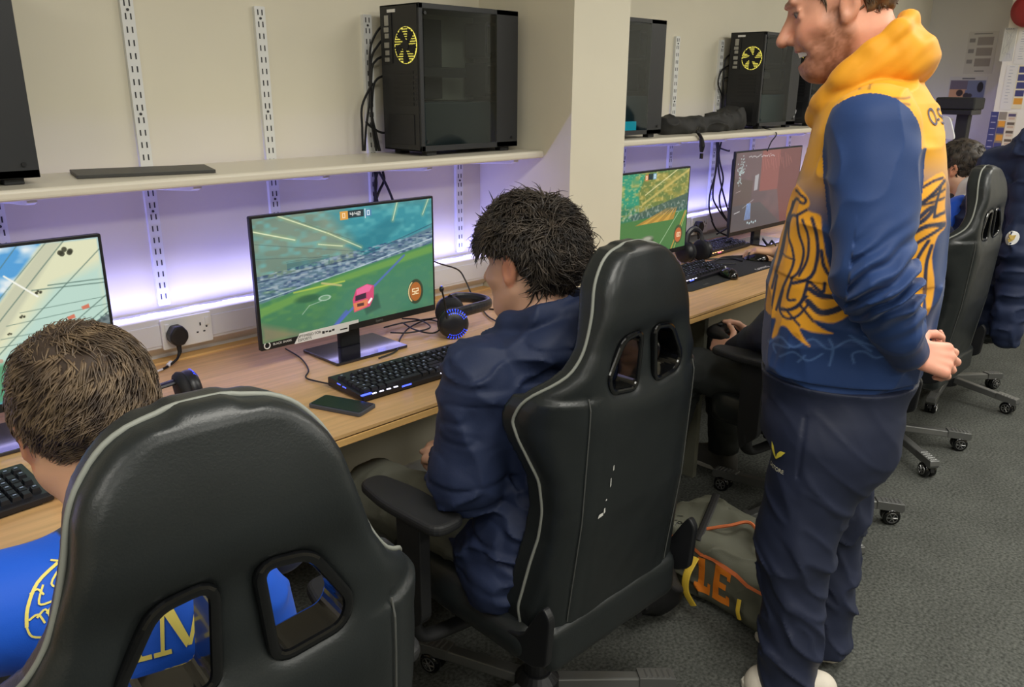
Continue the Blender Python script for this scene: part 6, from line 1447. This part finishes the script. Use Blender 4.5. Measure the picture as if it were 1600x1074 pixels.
def d_time(p, w, h):
    p.rect(-1, -1, w+1, h+1, (222, 214, 196)); p.rect(0, 0, 30, h, (66, 70, 126)); p.rect(32, 0, 62, h*.18, (150, 140, 126)); p.rect(30, h*.2, 62, h, (150, 132, 110))
    for y0, c in ((.2, (232, 162, 60)), (.36, (70, 74, 130)), (.52, (226, 160, 64)), (.7, (70, 74, 130))): p.rect(32+(3 if c[0] > 200 else 0), h*y0, 60, h*(y0+.13), c)
    for k in range(5): p.rect(68, h*(.04+k*.19), 96, h*(.10+k*.19), (88, 78, 112) if k < 1 else (104, 92, 80)); p.rect(70, h*(.12+k*.19), 94, h*(.17+k*.19), (206, 182, 160))
    for k in range(6): p.line([(6, h*(.1+k*.14)), (22, h*(.1+k*.14))], 3, (190, 190, 210))
poster('pale sheet with three grey boxes, pinned on the grey end wall', 6.6, [(1517, 48), (1562, 50), (1548, 118), (1503, 113)], d_sched, 50, 72)
poster('sheet with a four-part coloured picture below the grey-box sheet', 6.6, [(1484, 118), (1544, 122), (1536, 166), (1480, 156)], d_pic, 60, 46)
poster('small dark picture on the end wall beside the yellow hood', 6.6, [(1444, 67), (1456, 67), (1455, 80), (1444, 80)], d_dark, 14, 14)
X2 = 6.2
poster('pale line-drawn plan pinned at the top of the white wall', X2, [(1569, 42), (1589, 45), (1582, 97), (1563, 94)], d_map, 30, 60)
poster('white framed sheet at the right edge above the blue blocks', X2, [(1591, 45), (1612, 47), (1604, 103), (1585, 98)], d_text, 30, 60)
poster('pale text sheet on the white wall left of the blue-block chart', X2, [(1572, 102), (1589, 102), (1581, 172), (1563, 172)], d_text, 26, 70)
poster('chart of navy blocks on cream paper at the right edge', X2, [(1590, 102), (1606, 102), (1598, 172), (1583, 168)], d_blocks, 26, 70)
poster('navy, orange and white timetable above the far chair', X2, [(1548, 178), (1592, 172), (1577, 240), (1537, 247)], d_time, 60, 84)
al = atx(1600, 17, 6.19); t = thing('alarm_bell', 'round red fire alarm bell at the top right corner', 'alarm', (6.2, al.y-.03, al.z), 0)
MB().lathe([(.03, 0), (.09, .004), (.10, .02), (.095, .05), (.06, .065), (.01, .07)], Matrix.Rotation(-PI/2, 4, 'Y'), 32).build('bell_dome', mat('alarm_red', (150, 38, 40), .4), t, smooth=True)
a_ = atx(1464, 152, 5.6); b_ = atx(1522, 180, 5.6)
t = thing('display_unit', 'black box on a black post, between the yellow hoodie and the far posters', 'device', (5.6, (a_.y+b_.y)/2, b_.z), 0)
wy = abs(a_.y-b_.y); MB().box((-.02, -wy/2, .03), (.18, wy/2, a_.z-b_.z)).build('housing', M_BLACKM, t, bevel=.01)
MB().box((-.025, -wy/2+.01, .0), (.17, wy/2-.03, .03)).build('lower_tray', M_BLACK, t, bevel=.004)
MB().box((.05, -.07, -1*b_.z+.002), (.12, .0, .0)).build('post', M_BLACKM, t, bevel=.004)
a_ = atx(1462, 181, 5.2); b_ = atx(1494, 214, 5.2)
t = thing('paper_stack', 'pale rounded card folder behind the shoulder of the yellow hoodie', 'folder', (5.2, (a_.y+b_.y)/2, 0), 0)
w_ = abs(a_.y-b_.y)
MB().prism(roundpoly([(w_/2, b_.z), (w_/2, a_.z), (-w_/2+.05, a_.z), (-w_/2, b_.z-.02)], .03, 4), -.01, .01, 'x').build('card', M_TRUNK, t)
MB().box((-.006, -.01, .002), (.006, .01, b_.z)).build('support', M_BLACKM, t)
cable('thin white lead hanging between the two rightmost towers', [[aty(1246, 130, 2.15), aty(1244, 150, 2.14), aty(1243, 172, 2.12), aty(1240, 180, 2.08)], [aty(1240, 180, 2.08), aty(1239, 184, 2.07), atz(1238, 189, 1.296)]], .0055, name='white_lead', m=M_WHITE)
cable('black cables at the back of the tower beside the smiling face', [A([(1143, 100), (1128, 110), (1122, 130), (1128, 150), (1132, 175)], 2.255), A([(1141, 85), (1133, 95), (1130, 130), (1127, 176)], 2.26), A([(1138, 120), (1130, 126), (1131, 150), (1129, 176)], 2.25)], .004)
